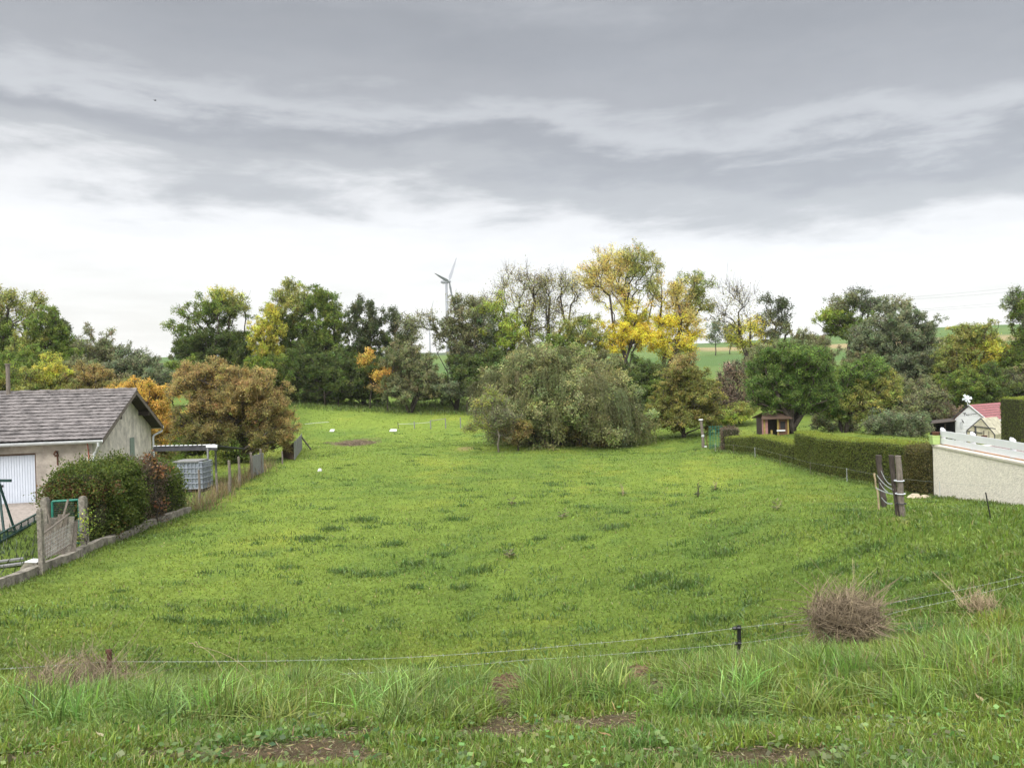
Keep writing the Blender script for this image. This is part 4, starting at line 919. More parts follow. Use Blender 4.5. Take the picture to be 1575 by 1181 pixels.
# ------------------------------------------------------------------ leafy solids: hedges
def hedge(name, label, cat, rows, ls, n, pal, solid='leaf_dark', dens_pal=None, rough=.06, tintvar=.2):
    """rows: list of cross sections [(x,y,z) outline points], lofted; leaves scattered over the surface"""
    base = np.mean(rows[0], 0); base[2] = min(p[2] for p in rows[0])
    root = thing(name, label, cat, base)
    R_ = np.array(rows, float); K, M, _ = R_.shape
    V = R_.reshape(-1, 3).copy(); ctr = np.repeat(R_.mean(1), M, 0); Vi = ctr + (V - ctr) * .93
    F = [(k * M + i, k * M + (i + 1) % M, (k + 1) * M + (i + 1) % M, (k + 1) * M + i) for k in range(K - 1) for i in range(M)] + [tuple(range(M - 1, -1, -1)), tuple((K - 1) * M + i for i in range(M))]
    MB().add(Vi, F).build('dark_core', MAT['hedge_core'], root)  # one solid, nearly black volume inside the leaf layer
    tri = []
    for f in F:
        for i in range(1, len(f) - 1): tri.append((f[0], f[i], f[i + 1]))
    tri = np.array(tri); a_, b_, c_ = V[tri[:, 0]], V[tri[:, 1]], V[tri[:, 2]]
    ar = np.linalg.norm(np.cross(b_ - a_, c_ - a_), axis=1); k = rng.choice(len(tri), n, p=ar / ar.sum())
    u, v = rng.uniform(size=(2, n, 1)); s = u + v > 1; u = np.where(s, 1 - u, u); v = np.where(s, 1 - v, v)
    P = a_[k] + (b_ - a_)[k] * u + (c_ - a_)[k] * v
    nn = np.cross(b_ - a_, c_ - a_)[k]; nn /= np.linalg.norm(nn, axis=1, keepdims=True) + 1e-9
    cc = ctr[tri[k, 0]]; nn *= np.sign((nn * (P - cc)).sum(1, keepdims=True)) + 1e-9
    lump = fbm((P[:, 0] + P[:, 1]) * 1.4, P[:, 2] * 1.8 + P[:, 1] * .6, 81, 3)
    P = P + nn * (lump[:, None] * rough + rng.normal(size=(n, 1)) * rough * .45)
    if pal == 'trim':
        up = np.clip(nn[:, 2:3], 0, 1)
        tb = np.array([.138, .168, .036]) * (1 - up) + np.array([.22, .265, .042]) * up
    else:
        pb = np.array(PAL[pal]); tb = pb[rng.integers(0, len(pb), n)]
    if dens_pal is not None: tb = dens_pal(P, tb)
    dirs = nn * .55 + rng.normal(size=(n, 3)) * .6 + np.array([0, 0, .25])
    Vl, Lp, St = leaves(P, ls * rng.uniform(.6, 1.4, n), ls * .6 * rng.uniform(.7, 1.3, n), .6, dirs)
    link_mesh('foliage', Vl, Lp, St, MAT['leaf'], root, jitter_tint(tb, n, tintvar, .07))
    return root
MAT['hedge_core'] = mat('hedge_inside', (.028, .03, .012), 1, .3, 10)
def section(c, across, hw, h, lowcut=.0, dz=0.0, round_=.06):
    c = np.asarray(c, float); ax = np.asarray(across, float)
    pr = [(-1, -.15), (-1, .35 * h), (-1, h - round_), (-1 + round_ / hw, h), (1 - round_ / hw, h), (1, h - round_), (1, .35 * h), (1, -.15)]
    return [c + ax * s * hw + np.array([0, 0, z]) for s, z in pr]
def hedge_run(name, label, y0, y1, hfun, n, ls, wd=1.0, pal='trim', off=0.0, x_fn=None, **k):
    rows = []
    for v in np.linspace(y0, y1, max(4, int(abs(y1 - y0) / .7))):
        x0 = float((x_fn or HEDGE_X)(v)); rows.append(section((x0 + wd / 2 + off, v, gz(x0, v)), (1, 0, 0), wd / 2, hfun(v)))
    return hedge(name, label, 'hedge', rows, ls, n, pal, **k)
def hpx(px_top, fn):  # height of the clipped top from the photograph
    return fn
def top_at(y, pts):
    """hedge height at distance y from (px,py) points on its front top edge"""
    ys_, hs = [], []
    for px, py in pts:
        v = np.linspace(14, 60, 400); q = np.array([HEDGE_X(t_) for t_ in v]); pxs = 787.5 + FPX * (q / v); k = int(np.argmin(np.abs(pxs - px)))
        d = v[k]; ys_.append(d); hs.append(at(px, py, d)[2] - gz(float(HEDGE_X(d)), d))
    i = np.argsort(ys_); return np.interp(y, np.array(ys_)[i], np.array(hs)[i])
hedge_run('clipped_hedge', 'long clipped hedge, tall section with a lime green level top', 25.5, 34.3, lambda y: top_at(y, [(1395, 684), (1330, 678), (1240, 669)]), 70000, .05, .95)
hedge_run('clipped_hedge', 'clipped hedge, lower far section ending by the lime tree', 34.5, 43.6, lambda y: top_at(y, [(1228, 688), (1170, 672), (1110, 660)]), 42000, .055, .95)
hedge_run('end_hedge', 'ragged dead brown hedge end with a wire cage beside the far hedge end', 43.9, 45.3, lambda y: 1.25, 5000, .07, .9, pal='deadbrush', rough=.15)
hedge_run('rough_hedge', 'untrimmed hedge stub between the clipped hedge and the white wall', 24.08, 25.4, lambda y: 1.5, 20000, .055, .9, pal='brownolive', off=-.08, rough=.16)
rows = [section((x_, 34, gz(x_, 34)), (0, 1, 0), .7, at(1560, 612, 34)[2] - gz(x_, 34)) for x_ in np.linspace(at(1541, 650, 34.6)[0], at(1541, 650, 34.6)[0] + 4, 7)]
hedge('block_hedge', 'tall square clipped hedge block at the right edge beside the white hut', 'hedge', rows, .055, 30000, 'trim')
# conifer hedge by the garage: shaggy, with a dead brown part and a red shrub in it
def tint_thuja(P, tb):
    s = P[:, 1]; r = rng.uniform(size=len(P))
    brown = (fbm(P[:, 1] * 1.1, P[:, 2] * 1.4, 91) > .38) & (r < .32)
    return np.where(brown[:, None], np.array([.13, .075, .03]), tb)
rows = []
for k, f in enumerate(np.linspace(0, 1, 7)):
    v = 21.55 + 1.85 * f; x0 = float(WALL_X(v)) - .12; hw = .85 + .05 * math.sin(k * 1.9)
    rows.append(section((x0 - hw, v, gz(x0, v)), (1, 0, 0), hw, 1.98 + .10 * math.sin(k * 2.3), round_=.3))
hedge('conifer_hedge', 'shaggy dark green conifer hedge between the gate and the garage', 'hedge', rows, .07, 75000, 'thuja', dens_pal=tint_thuja, rough=.36, tintvar=.28)
rows = [section((float(WALL_X(v)) - .75, v, gz(float(WALL_X(v)), v)), (1, 0, 0), .62, 1.95 - .15 * (v - 23.6), round_=.3) for v in np.linspace(23.6, 24.7, 4)]
hedge('dead_hedge', 'bare grey brown dead stretch of the conifer hedge', 'hedge', rows, .08, 11000, 'deadbrush', rough=.3)
rows = [section((float(WALL_X(v)) - .7, v, gz(float(WALL_X(v)), v)), (1, 0, 0), .58, 1.85 - .3 * (v - 24.9), round_=.3) for v in np.linspace(24.9, 26.3, 4)]
hedge('conifer_shrub', 'small green conifer shrub right of the dead hedge stretch', 'shrub', rows, .075, 16000, 'thuja', rough=.3)
tree('red_shrub', 'red leaved shrub growing through the dead hedge stretch', 'shrub', 24.0, 240, [(243, 722, 14, 12, 'rust', .28), (232, 706, 12, 6, 'rust', .3), (250, 778, 8, 10, 'rust', .25)], .03, ls=.08, twigs=3, rtip=.008)

# ------------------------------------------------------------------ lean-to, tank cage, palings on the left
lt = thing('open_shelter', 'flat dark sheet roof on thin grey posts beside the garage', 'shelter', foot(300, 33.5))
q0, q1 = at(236, 688, 33.4), at(334, 686, 32.6); q2, q3 = q1 + np.array([0, 3.4, -.42]), q0 + np.array([0, 3.0, -.42])
MB().prism([q0, q1, q2, q3], (0, 0, .05)).build('roof', MAT['roof_dark'], lt)
w = MB()
for k in range(14):
    a_ = q0 + (q1 - q0) * k / 14; b_ = q0 + (q1 - q0) * (k + .62) / 14; w.beam(a_ + (0, -.03, .065), b_ + (0, -.03, .065), .05, .035)
a_ = q0 + (q1 - q0) * .84; w.beam(a_ + (0, -.05, .02), q1 + (.02, -.05, .0), .05, .12); w.build('roof_edge', MAT['white_pvc'], lt)
MB().beam(q0 + (0, -.01, -.09), q1 + (0, -.01, -.09), .05, .16).build('fascia', MAT['roof_dark'], lt)
for px, d in ((317, 32.7), (329, 34.2)):
    b_ = foot(px, d); w = MB(); w.beam(b_ - (0, 0, .2), np.array([b_[0], b_[1], q1[2] - .06 - (d - 32.6) * .12]), .07, .07, (0, 1, 0)); w.build('post', MAT['wood_grey'], lt)
ck = thing('tank_cage', 'grey caged liquid tank on a pallet under the flat shelter roof', 'tank', foot(298, 32))
b_ = foot(297, 32.0); b_[2] = gz(b_[0], b_[1]); X0, X1 = at(276, 700, 32)[0], at(317, 700, 32)[0]; Y0, Y1 = 31.6, 32.6; Z0 = b_[2] + .16; Z1 = at(297, 710, 32)[2]
MB().box((X0 + .04, Y0 + .04, Z0), (X1 - .04, Y1 - .04, Z1 - .03)).build('tank', MAT['grey_tank'], ck)
w = MB()
for k in range(6):
    z_ = Z0 + (Z1 - Z0) * k / 5
    for a_, c_ in (((X0, Y0), (X1, Y0)), ((X1, Y0), (X1, Y1)), ((X1, Y1), (X0, Y1)), ((X0, Y1), (X0, Y0))): w.rod((*a_, z_), (*c_, z_), .02, 6)
for k in range(8):
    x_ = X0 + (X1 - X0) * k / 7; w.rod((x_, Y0, Z0), (x_, Y0, Z1), .016, 6); y_ = Y0 + (Y1 - Y0) * k / 7; w.rod((X1, y_, Z0), (X1, y_, Z1), .016, 6)
w.build('cage', MAT['grey_cage'], ck)
w = MB(); w.box((X0 - .1, Y0 - .05, Z1 + .02), (X1 - .15, Y1, Z1 + .07)); w.build('lid', MAT['wood_grey'], ck)
w = MB()
for k in range(3): w.box((X0 + (X1 - X0 - .14) * k / 2, Y0, Z0 - .14), (X0 + (X1 - X0 - .14) * k / 2 + .14, Y1, Z0 - .04))
w.box((X0, Y0, Z0 - .04), (X1, Y1, Z0 - .01)); w.build('pallet', MAT['wood_dark'], ck)
# paling fence posts along the boundary
PG = 'rough posts along the left boundary'
for px, pt, d, lb, r in ((302, 722, 28.6, 'rough brown post in the dry weeds before the tank cage', .045), (329, 728, 30.2, 'short leaning post at the right corner of the tank cage', .05), (349, 708, 31.6, 'grey wooden boundary post right of the tank cage', .065), (364, 702, 33.4, 'boundary post second to the right of the tank cage', .06), (383, 696, 36.0, 'tall dark post at the left edge of the grey plank panel', .07), (398, 690, 37.8, 'tall boundary post behind the grey plank panel', .06), (431, 694, 42, 'thin dark stake left of the brown board panel', .045)):
    b_ = foot(px, d); h_ = at(px, pt, d)[2] - b_[2]
    w = MB(); w.tube([b_ - (0, 0, .2), b_ + np.array([.02, 0, h_ * .5]), b_ + np.array([0, 0, h_ * .98]), b_ + np.array([0, 0, h_])], [r, r * .95, r * .85, r * .5], 7)
    tag(w.build('fence_post', MAT['wood'], origin=b_), lb, 'post', PG)
def panel(name, pxs, pyt, pyb, d0, d1, n, m, label, cap=False):
    b0, b1 = foot(pxs[0], d0), foot(pxs[1], d1); h0 = at(pxs[0], pyt[0], d0)[2] - b0[2]; h1 = at(pxs[1], pyt[1], d1)[2] - b1[2]
    o = thing(name, label, 'fence', b0); w = MB(); dv = (b1 - b0) / n
    for k in range(n):
        p = b0 + dv * k; hh = h0 + (h1 - h0) * k / n + rng.normal() * .03; w.beam(p + dv * .45 + (0, 0, .03), p + dv * .45 + np.array([rng.normal() * .01, 0, hh]), np.linalg.norm(dv) * .92, .025, np.cross(dv, (0, 0, 1)))
    w.build('boards', m, o)
    w = MB(); nn = np.cross(dv / np.linalg.norm(dv), (0, 0, 1)) * -.045
    for f in (.25, .75): w.beam(b0 - nn * -1 + (0, 0, h0 * f), b1 - nn * -1 + (0, 0, h1 * f), .05, .08)
    w.build('rail', MAT['wood_dark'], o); return o
panel('plank_fence', (385, 402), (700, 697), None, 36.3, 38.2, 9, MAT['wood_grey'], 'silver grey upright plank panel in the left boundary')
panel('plank_fence', (450, 462), (680, 668), None, 44.2, 52, 12, MAT['wood_grey'], 'grey paling panel receding at the far end of the left boundary')
panel('plank_fence', (432, 449), (684, 682), None, 45.2, 44.4, 8, MAT['wood_brown'], 'dark brown board panel under the brown tree at the far left boundary')
b_ = foot(463, 51.5); tag(MB().beam(at(464, 672, 51.5), foot(476, 51) + (0, 0, .02), .07, .07).build('brace', MAT['wood_dark'], origin=b_), 'dark slanting brace at the far end of the grey palings', 'brace')
# dry weeds along that boundary
n = 1300; v = rng.uniform(26.5, 41, n); x_ = WALL_X(v) + rng.normal(size=n) * .35 + .1
grass('dry_weeds', x_, v, rng.uniform(.15, .65, n), .018 + .0 * v, jitter_tint([.20, .155, .08], n, .3, .08), .35)

# ------------------------------------------------------------------ white wall, terrace rail and what stands on it
TOPZ = at(1430, 683, 24)[2]
wv = [24.0, 21.5, 18.5, 15.5, 13.0]; wpts = [np.array([float(HEDGE_X(v)) if v > 18.4 else 12.35 - (18.5 - v) * .14, v, 0]) for v in wv]
for p in wpts: p[2] = gz(*p[:2])
gw = thing('garden_wall', 'cream roughcast retaining wall carrying a white board rail', 'wall', wpts[0])
def sheet(a_off, z_lo, z_hi, th):
    V, F = [], []
    for p in wpts:
        lo = p[2] - .4 if z_lo is None else z_lo
        for s, zz_ in ((a_off, lo), (a_off, z_hi), (a_off + th, z_hi), (a_off + th, lo)): V.append((p[0] + s, p[1], zz_))
    for i in range(len(wpts) - 1):
        for k in range(4): F.append((i * 4 + k, i * 4 + (k + 1) % 4, i * 4 + 4 + (k + 1) % 4, i * 4 + 4 + k))
    F += [(3, 2, 1, 0), tuple(len(V) - 4 + k for k in range(4))]
    return MB().add(V, F)
w = sheet(0, None, TOPZ - .07, .3); w.box((wpts[0][0] + .3, 23.72, gz(14, 24) - .5), (wpts[0][0] + 9, 24.0, TOPZ - .07)); w.build('masonry', MAT['plaster'], gw)
sheet(-.03, TOPZ - .068, TOPZ - .012, .24).build('coping', MAT['coping'], gw)
sheet(.215, TOPZ - .068, TOPZ + .004, .16).build('tile_edge', MAT['terracotta'], gw)
tag(MB().prism([(p[0] + .29, min(p[1], 23.7), TOPZ - .16) for p in wpts] + [(22, 13, TOPZ - .16), (22, 23.7, TOPZ - .16)], (0, 0, .085)).build('terrace', MAT['terrace'], origin=(17, 18, TOPZ)), kind='structure')
rl = thing('board_rail', 'white two board rail with capped posts along the top of the cream wall', 'railing', wpts[0] + (0, 0, TOPZ - wpts[0][2]))
hi = at(1437, 662, 23.9)[2]; H_ = hi - TOPZ
for z0, z1 in ((H_ - .19, H_), (H_ - .40, H_ - .23)):
    w = MB(); V, F = [], []
    for p in wpts:
        for s, zz_ in ((.16, z0), (.16, z1), (.19, z1), (.19, z0)): V.append((p[0] + s, p[1] - .15, TOPZ + zz_))
    for i in range(len(wpts) - 1):
        for k in range(4): F.append((i * 4 + k, i * 4 + (k + 1) % 4, i * 4 + 4 + (k + 1) % 4, i * 4 + 4 + k))
    F += [(3, 2, 1, 0), tuple(len(V) - 4 + k for k in range(4))]
    w.add(V, F).build('rail_board', MAT['white_pvc'], rl)
for v in (23.8, 21.8, 19.6, 17.4, 15.2):
    x_ = float(np.interp(v, wv[::-1], [p[0] for p in wpts][::-1])) + .25
    w = MB(); w.box((x_ - .05, v - .05, TOPZ + .006), (x_ + .05, v + .05, TOPZ + H_ + .02)); w.prism([(x_ - .055, v - .055, TOPZ + H_ + .02), (x_ + .055, v - .055, TOPZ + H_ + .02), (x_, v, TOPZ + H_ + .09)], (0, .11, 0)); w.build('post', MAT['white_pvc'], rl)
c = np.array([wpts[0][0] - .12, 23.88, TOPZ])
pb = thing('planter', 'lime green square planter at the end of the cream wall', 'planter', c + (0, 0, -.02))
w = MB(); zb, zt_ = TOPZ + .006, at(1431, 671, 23.9)[2]
w.prism([c + (.02, -.1, zb - c[2]), c + (.22, -.1, zb - c[2]), c + (.24, -.1, zt_ - c[2]), c + (.0, -.1, zt_ - c[2])], (0, .2, 0)); w.build('tub', MAT['lime'], pb)
w = MB(); w.box((c[0] - .01, c[1] - .11, zt_), (c[0] + .25, c[1] + .11, zt_ + .03)); w.build('rim', MAT['lime'], pb)
w = MB(); pc = c + np.array([.16, 0, 0]); w.tube([(pc[0], pc[1], zt_ + .032), (pc[0], pc[1], zt_ + .13), (pc[0], pc[1], zt_ + .135)], [.09, .12, .12], 12); tag(w.build('flower_pot', MAT['rust'], origin=pc), 'dark terracotta pot standing on the lime green planter', 'pot')
for px, py, s_, lb in ((1403, 757, .18, 'larger sandy stone lying at the left foot of the cream wall'), (1418, 753, .13, 'smaller upright sandy stone at the foot of the cream wall'), (1396, 760, .1, 'smallest sandy stone, left of the others by the cream wall')):
    g = foot(px, 23.4); w = MB(); bm_ = np.array([(math.cos(a_) * r_ * (1 + .2 * rng.normal()), math.sin(a_) * r_, z_) for z_, r_ in ((-.05, 1), (.35, 1.0), (.75, .6)) for a_ in np.arange(7) * .9])
    w.add(g + bm_ * s_, [tuple(range(14, 21))] + [(k * 7 + i, k * 7 + (i + 1) % 7, k * 7 + 7 + (i + 1) % 7, k * 7 + 7 + i) for k in range(2) for i in range(7)])
    tag(w.build('stone', MAT['stone'], origin=g), lb, 'stone', 'stones at the foot of the wall')

# ------------------------------------------------------------------ white hut, greenhouse, canopy
HA = at(1494, 623.5, 48); HL = at(1469, 647, 48.7); HR = at(1515.5, 642, 47.2)
gd = HR - HL; gd[2] = 0; gwid = float(np.linalg.norm(gd)); gd /= gwid; rd = np.array([-gd[1], gd[0], 0.0])
if rd[0] < 0: rd = -rd
ezh = (HL[2] + HR[2]) / 2; rz = HA[2]; HO = np.array([HL[0], HL[1], 0.0]); hutz = gz(*HL[:2]) ; LEN = 3.9
def hp(a_, b_, z_): return HO + gd * a_ + rd * b_ + np.array([0, 0, z_])
hut = thing('garden_hut', 'small white boarded hut with a red tiled roof and script lettering on the gable', 'hut', hp(gwid / 2, 2, hutz))
zr_ = lambda a_: ezh + (rz - ezh) * (1 - abs(a_ - gwid / 2) / (gwid / 2))
w = MB(); w.prism([hp(0, 0, hutz - .3), hp(gwid, 0, hutz - .3), hp(gwid, 0, ezh), hp(gwid / 2, 0, rz), hp(0, 0, ezh)], rd * LEN)
for k in range(9):
    z_ = hutz + .25 + k * .2
    if z_ < rz - .25:
        m0 = max(0, (z_ - ezh) / (rz - ezh)) * gwid / 2; w.beam(hp(m0, -.006, z_), hp(gwid - m0, -.006, z_), .012, .012)
w.build('wall', MAT['white_paint'], hut)
def hroof(side, name, m):
    w = MB(); V, F = [], []; nr, nc = 7, 40
    for r_ in range(nr):
        for q, lift in ((r_ / nr, .04), ((r_ + 1.05) / nr, .075)):
            for i in range(nc):
                a_ = gwid / 2 + side * (gwid / 2 + .12) * q; V.append(hp(a_, -.10 + (LEN + .2) * i / (nc - 1), rz - (rz - ezh) * q * (1 + .24 / gwid) + lift + (.018 if i % 2 else 0)))
        b_ = r_ * 2 * nc
        F += [(b_ + i, b_ + i + 1, b_ + nc + i + 1, b_ + nc + i) for i in range(nc - 1)]
    return w.add(V, F).build(name, m, hut)
hroof(1, 'roof', MAT['red_tile']); hroof(-1, 'roof', MAT['red_tile'])
w = MB(); w.prism([hp(-.14, -.14, ezh - .02), hp(gwid / 2, -.14, rz + .03), hp(gwid / 2, -.14, rz + .1), hp(-.14, -.14, ezh + .05)], rd * .06); w.build('bargeboard', MAT['roof_dark'], hut)
w = MB(); w.prism([hp(gwid + .14, -.14, ezh - .02), hp(gwid / 2, -.14, rz + .03), hp(gwid / 2, -.14, rz + .08), hp(gwid + .14, -.14, ezh + .03)], rd * .05); w.build('bargeboard', MAT['white_paint'], hut)
# lettering: a looping handwritten word and a small emblem, in thin dark strokes
w = MB(); pts = []
lw = .95; a0 = gwid * .30
for k in range(90):
    f = k / 89; x_ = a0 + f * gwid * .42 + .018 * math.sin(f * 46); amp = .085 if f < .16 else .028
    if .30 < f < .36: amp = .075
    pts.append(hp(x_, -.016, rz - .62 + .10 * f + amp * math.cos(f * 46) + (.05 if f < .16 else 0)))
w.tube(pts, .011, 4)
w.tube([hp(a0 - .04, -.016, rz - .50), hp(a0 + .10, -.016, rz - .48)], .012, 4)
w.build('lettering', MAT['black'], hut)
w = MB(); w.tube([hp(gwid * .22, -.016, ezh - .02), hp(gwid * .27, -.016, ezh - .14), hp(gwid * .30, -.016, ezh - .26)], [.008, .028, .01], 5); w.tube([hp(gwid * .20, -.016, ezh - .24), hp(gwid * .27, -.016, ezh - .12)], .01, 4); w.build('emblem', MAT['roof_dark'], hut)
w = MB()
for k in range(4): w.box((gwid * .16, -.02, ezh - .62 + k * .11), (gwid * .25, -.004, ezh - .55 + k * .11), gd, rd, HO)
w.build('window', MAT['zinc'], hut)
# white lean-to roof under the red one
w = MB(); w.prism([hp(gwid + .02, .15, ezh - .03), hp(gwid + .02, LEN - .15, ezh - .03), hp(gwid + 1.25, LEN - .2, ezh - 1.0), hp(gwid + 1.25, .15, ezh - 1.0)], (0, 0, .035)); w.build('lean_to_roof', MAT['white_paint'], hut)
w = MB(); w.box((gwid + .01, .2, hutz - .2), (gwid + 1.15, LEN - .3, ezh - 1.02), gd, rd, HO); w.build('lean_to_wall', MAT['concrete'], hut)
# wind ornament on the gable tip
tip = hp(gwid / 2, -.2, rz + .08)
vn = thing('wind_ornament', 'white propeller shaped wind ornament above the gable tip of the hut', 'ornament', tip)
MB().rod(tip - (0, 0, .1), tip + (-.08, 0, .40), .02, 6).build('pole', MAT['white_paint'], vn)
w = MB(); hb = tip + np.array([-.08, -.06, .36])
for k in range(6):
    a_ = k * math.pi / 3 + .12; dv = np.array([math.cos(a_), 0, math.sin(a_)]); sv = np.array([-math.sin(a_), .3, math.cos(a_)])
    w.prism([hb + dv * .05 - sv * .04, hb + dv * (.3 - .1 * (k % 3 == 1)) - sv * .075, hb + dv * (.3 - .1 * (k % 3 == 1)) + sv * .075, hb + dv * .05 + sv * .04], (0, .02, 0))
w.build('blade', MAT['vane'], vn); w = MB(); w.tube([hb + (-.02, -.05, 0), hb + (-.02, .35, 0)], [.06, .03], 8); w.build('body', MAT['white_paint'], vn)
# little greenhouse before it
gc = foot(1512, 44.5); ghz = gc[2]; ax_ = gd; ay_ = rd
gA, gL, gR = at(1509, 643, 44.5), at(1487, 662, 44.9), at(1530, 668, 44.1)
gh = thing('greenhouse', 'small clear greenhouse with dark bars in front of the white hut', 'greenhouse', gc)
poly = [np.array([gL[0], gL[1], ghz - .1]), np.array([gR[0], gR[1], ghz - .1]), gR, gA, gL]
w = MB(); w.prism(poly, rd * 1.9); w.build('glazing', MAT['glass'], gh)
w = MB(); off = np.array(rd) * -.02
for a_, b_ in ((gL, gA), (gA, gR), (poly[0], gL), (poly[1], gR)): w.beam(a_ + off, b_ + off, .035, .035, (0, 1, 0))
mid = (gL + gR) / 2
for f in (.33,): p = gL * (1 - f) + gR * f; w.beam(np.array([p[0], p[1], ghz]) + off * 2, p + (0, 0, .35) + off * 2, .07, .05, (0, 1, 0))
p0, p1 = gL * .75 + gR * .25 + np.array([0, 0, .32]), gR + (gR - gL) * .06 + np.array([0, 0, .34]); w.beam(p0 + off * 3, p1 + off * 3, .05, .05)
for f in (.62, .8): p = gL * (1 - f) + gR * f; w.beam(np.array([p[0], p[1], ghz]) + off, p + (0, 0, .15) + off, .02, .03, (0, 1, 0))
p0, p1 = gL * .98 + gR * .02, gL * .42 + gR * .58; w.beam(p0 + off * 2 - (0, 0, .02), p1 + off * 2 - (0, 0, .02), .04, .04); w.build('bars', MAT['roof_dark'], gh)
p = gL * .47 + gR * .53; w = MB(); w.tube([(p[0], p[1] - .25, ghz + .35), (p[0], p[1] - .25, ghz + .62), (p[0], p[1] - .25, ghz + .64)], [.11, .16, .16], 10); w.rod((p[0], p[1] - .25, ghz - .05), (p[0], p[1] - .25, ghz + .36), .03, 6)
tag(w.build('flower_pot', MAT['rust'], origin=(p[0], p[1] - .25, ghz)), 'reddish pot on a stand in front of the small greenhouse', 'pot')
# dark canopy and barrow left of the hut
cp = thing('canopy', 'dark sagging canopy on poles attached to the left side of the white hut', 'shelter', foot(1448, 48))
c0, c1, c2_, c3 = at(1432, 652, 48), at(1470, 648, 48), at(1474, 643, 51), at(1434, 647, 51)
MB().prism([c0, c1, c2_, c3], (0, 0, .035)).build('roof', MAT['wood_dark'], cp)
for px in (1434, 1452): b_ = foot(px, 48.2); MB().rod(b_ - (0, 0, .1), np.array([b_[0], b_[1], c0[2]]), .03, 6).build('pole', MAT['wood_dark'], cp)
b_ = foot(1450, 50.8); MB().box((b_[0] - .9, b_[1], b_[2] - .2), (b_[0] + .85, b_[1] + .06, c3[2] - .05)).build('back_panel', MAT['dark'], cp)
wb = foot(1459, 47.8); wo = thing('cart_wheel', 'old spoked wheel leaning under the dark canopy', 'wheel', wb)
a_ = np.arange(25) * 2 * math.pi / 24; cz = wb + np.array([0, 0, .3]); MB().tube([cz + np.array([math.cos(t_) * .3, .03 * math.sin(t_), math.sin(t_) * .3]) for t_ in a_], .022, 6).build('rim', MAT['zinc'], wo)
w = MB()
for t_ in a_[:24:3]: w.rod(cz, cz + np.array([math.cos(t_) * .3, 0, math.sin(t_) * .3]), .012, 5)
w.build('spokes', MAT['zinc'], wo)

# ------------------------------------------------------------------ playhouse under the dark garden tree
PA, PB = foot(1172, 46.5), foot(1210, 46.5); pz = min(PA[2], PB[2]); PH = at(1190, 643, 46.5)[2] - pz; PWd = PB[0] - PA[0]
ph = thing('playhouse', 'small pink and yellow open fronted playhouse under the dark garden tree', 'playhouse', (PA + PB) / 2)
def pp(x_, y_, z_): return np.array([PA[0] + x_, 46.5 + y_, pz + z_])
MB().prism([pp(-.05, 0, -.2), pp(.26, -.1, -.2), pp(.26, -.1, PH), pp(-.05, 0, PH)], (0, .06, 0)).build('side_panel', MAT['pink'], ph)
MB().prism([pp(PWd * .62, 0, -.2), pp(PWd, 0, -.2), pp(PWd, 0, PH), pp(PWd * .62, 0, PH)], (0, .05, 0)).build('front_panel', MAT['orange_wood'], ph)
w = MB(); w.box((PWd * .70, -.02, .55), (PWd * .9, -.004, 1.0), o=pp(0, 0, 0)); w.build('window', MAT['dark'], ph)
MB().box((0, 1.2, -.2), (PWd, 1.26, PH), o=pp(0, 0, 0)).build('back_panel', MAT['wood_dark'], ph)
for x_ in (.02, PWd * .56, PWd * .97): MB().box((x_, -.09, -.2), (x_ + .09, -.02, PH), o=pp(0, 0, 0)).build('post', MAT['yellow'], ph)
w = MB(); w.prism([pp(-.2, -.35, PH - .05), pp(PWd + .18, -.35, PH - .05), pp(PWd - .2, .65, PH + .3), pp(.2, .65, PH + .3)], (0, 0, .05)); w.prism([pp(-.2, 1.5, PH - .05), pp(.2, .65, PH + .3), pp(PWd - .2, .65, PH + .3), pp(PWd + .18, 1.5, PH - .05)], (0, 0, .05))
w.build('roof', MAT['wood_brown'], ph)
MB().box((PWd * .52, -.16, .42), (PWd * .86, -.1, .5), o=pp(0, 0, 0)).build('counter', MAT['white_paint'], ph)
MB().box((.42, -.12, -.1), (.54, -.06, .5), o=pp(0, 0, 0)).build('post', MAT['yellow'], ph)

# ------------------------------------------------------------------ field posts on the right
EP = 'weathered posts of the corner by the white wall'
def round_post(px, pb_, pt, d, r, m, label, grp, lean=0.0, cap=True):
    b_ = foot(px, d); t_ = at(px + lean, pt, d); w = MB()
    K_ = 7; P = [b_ * (1 - f) + t_ * f + rng.normal(size=3) * .008 for f in np.linspace(0, 1, K_)]; P[0] = P[0] - (0, 0, .3)
    w.tube(P, [r * (1 + .06 * rng.normal()) for _ in range(K_)], 9)
    w.tube([t_ + (0, 0, .001), t_ + (0, 0, .02)], [r * 1.08, r * .9], 9)
    tag(w.build('fence_post', m, origin=b_), label, 'post', grp); return b_, t_
p1 = round_post(1384, 795, 702, 16.0, .062, MAT['wood'], 'stout weathered post, nearest right of the taped corner posts', EP, 5 - 8)
p2 = round_post(1375.5, 795, 701, 16.15, .05, MAT['wood_dark'], 'thinner dark post touching the stout weathered post', EP, -5)
p3 = round_post(1354, 775, 701, 19.0, .07, MAT['wood_dark'], 'dark mossy topped post standing behind the taped pair, against the hedge', EP, -3)
p4 = round_post(1347, 772, 729, 18.4, .022, MAT['straw'], 'thin pale stake left of the mossy topped post', EP, -2)
tp_ = thing('electric_tape', 'sagging white electric fence tape looped between the corner posts', 'fence tape', p2[0])
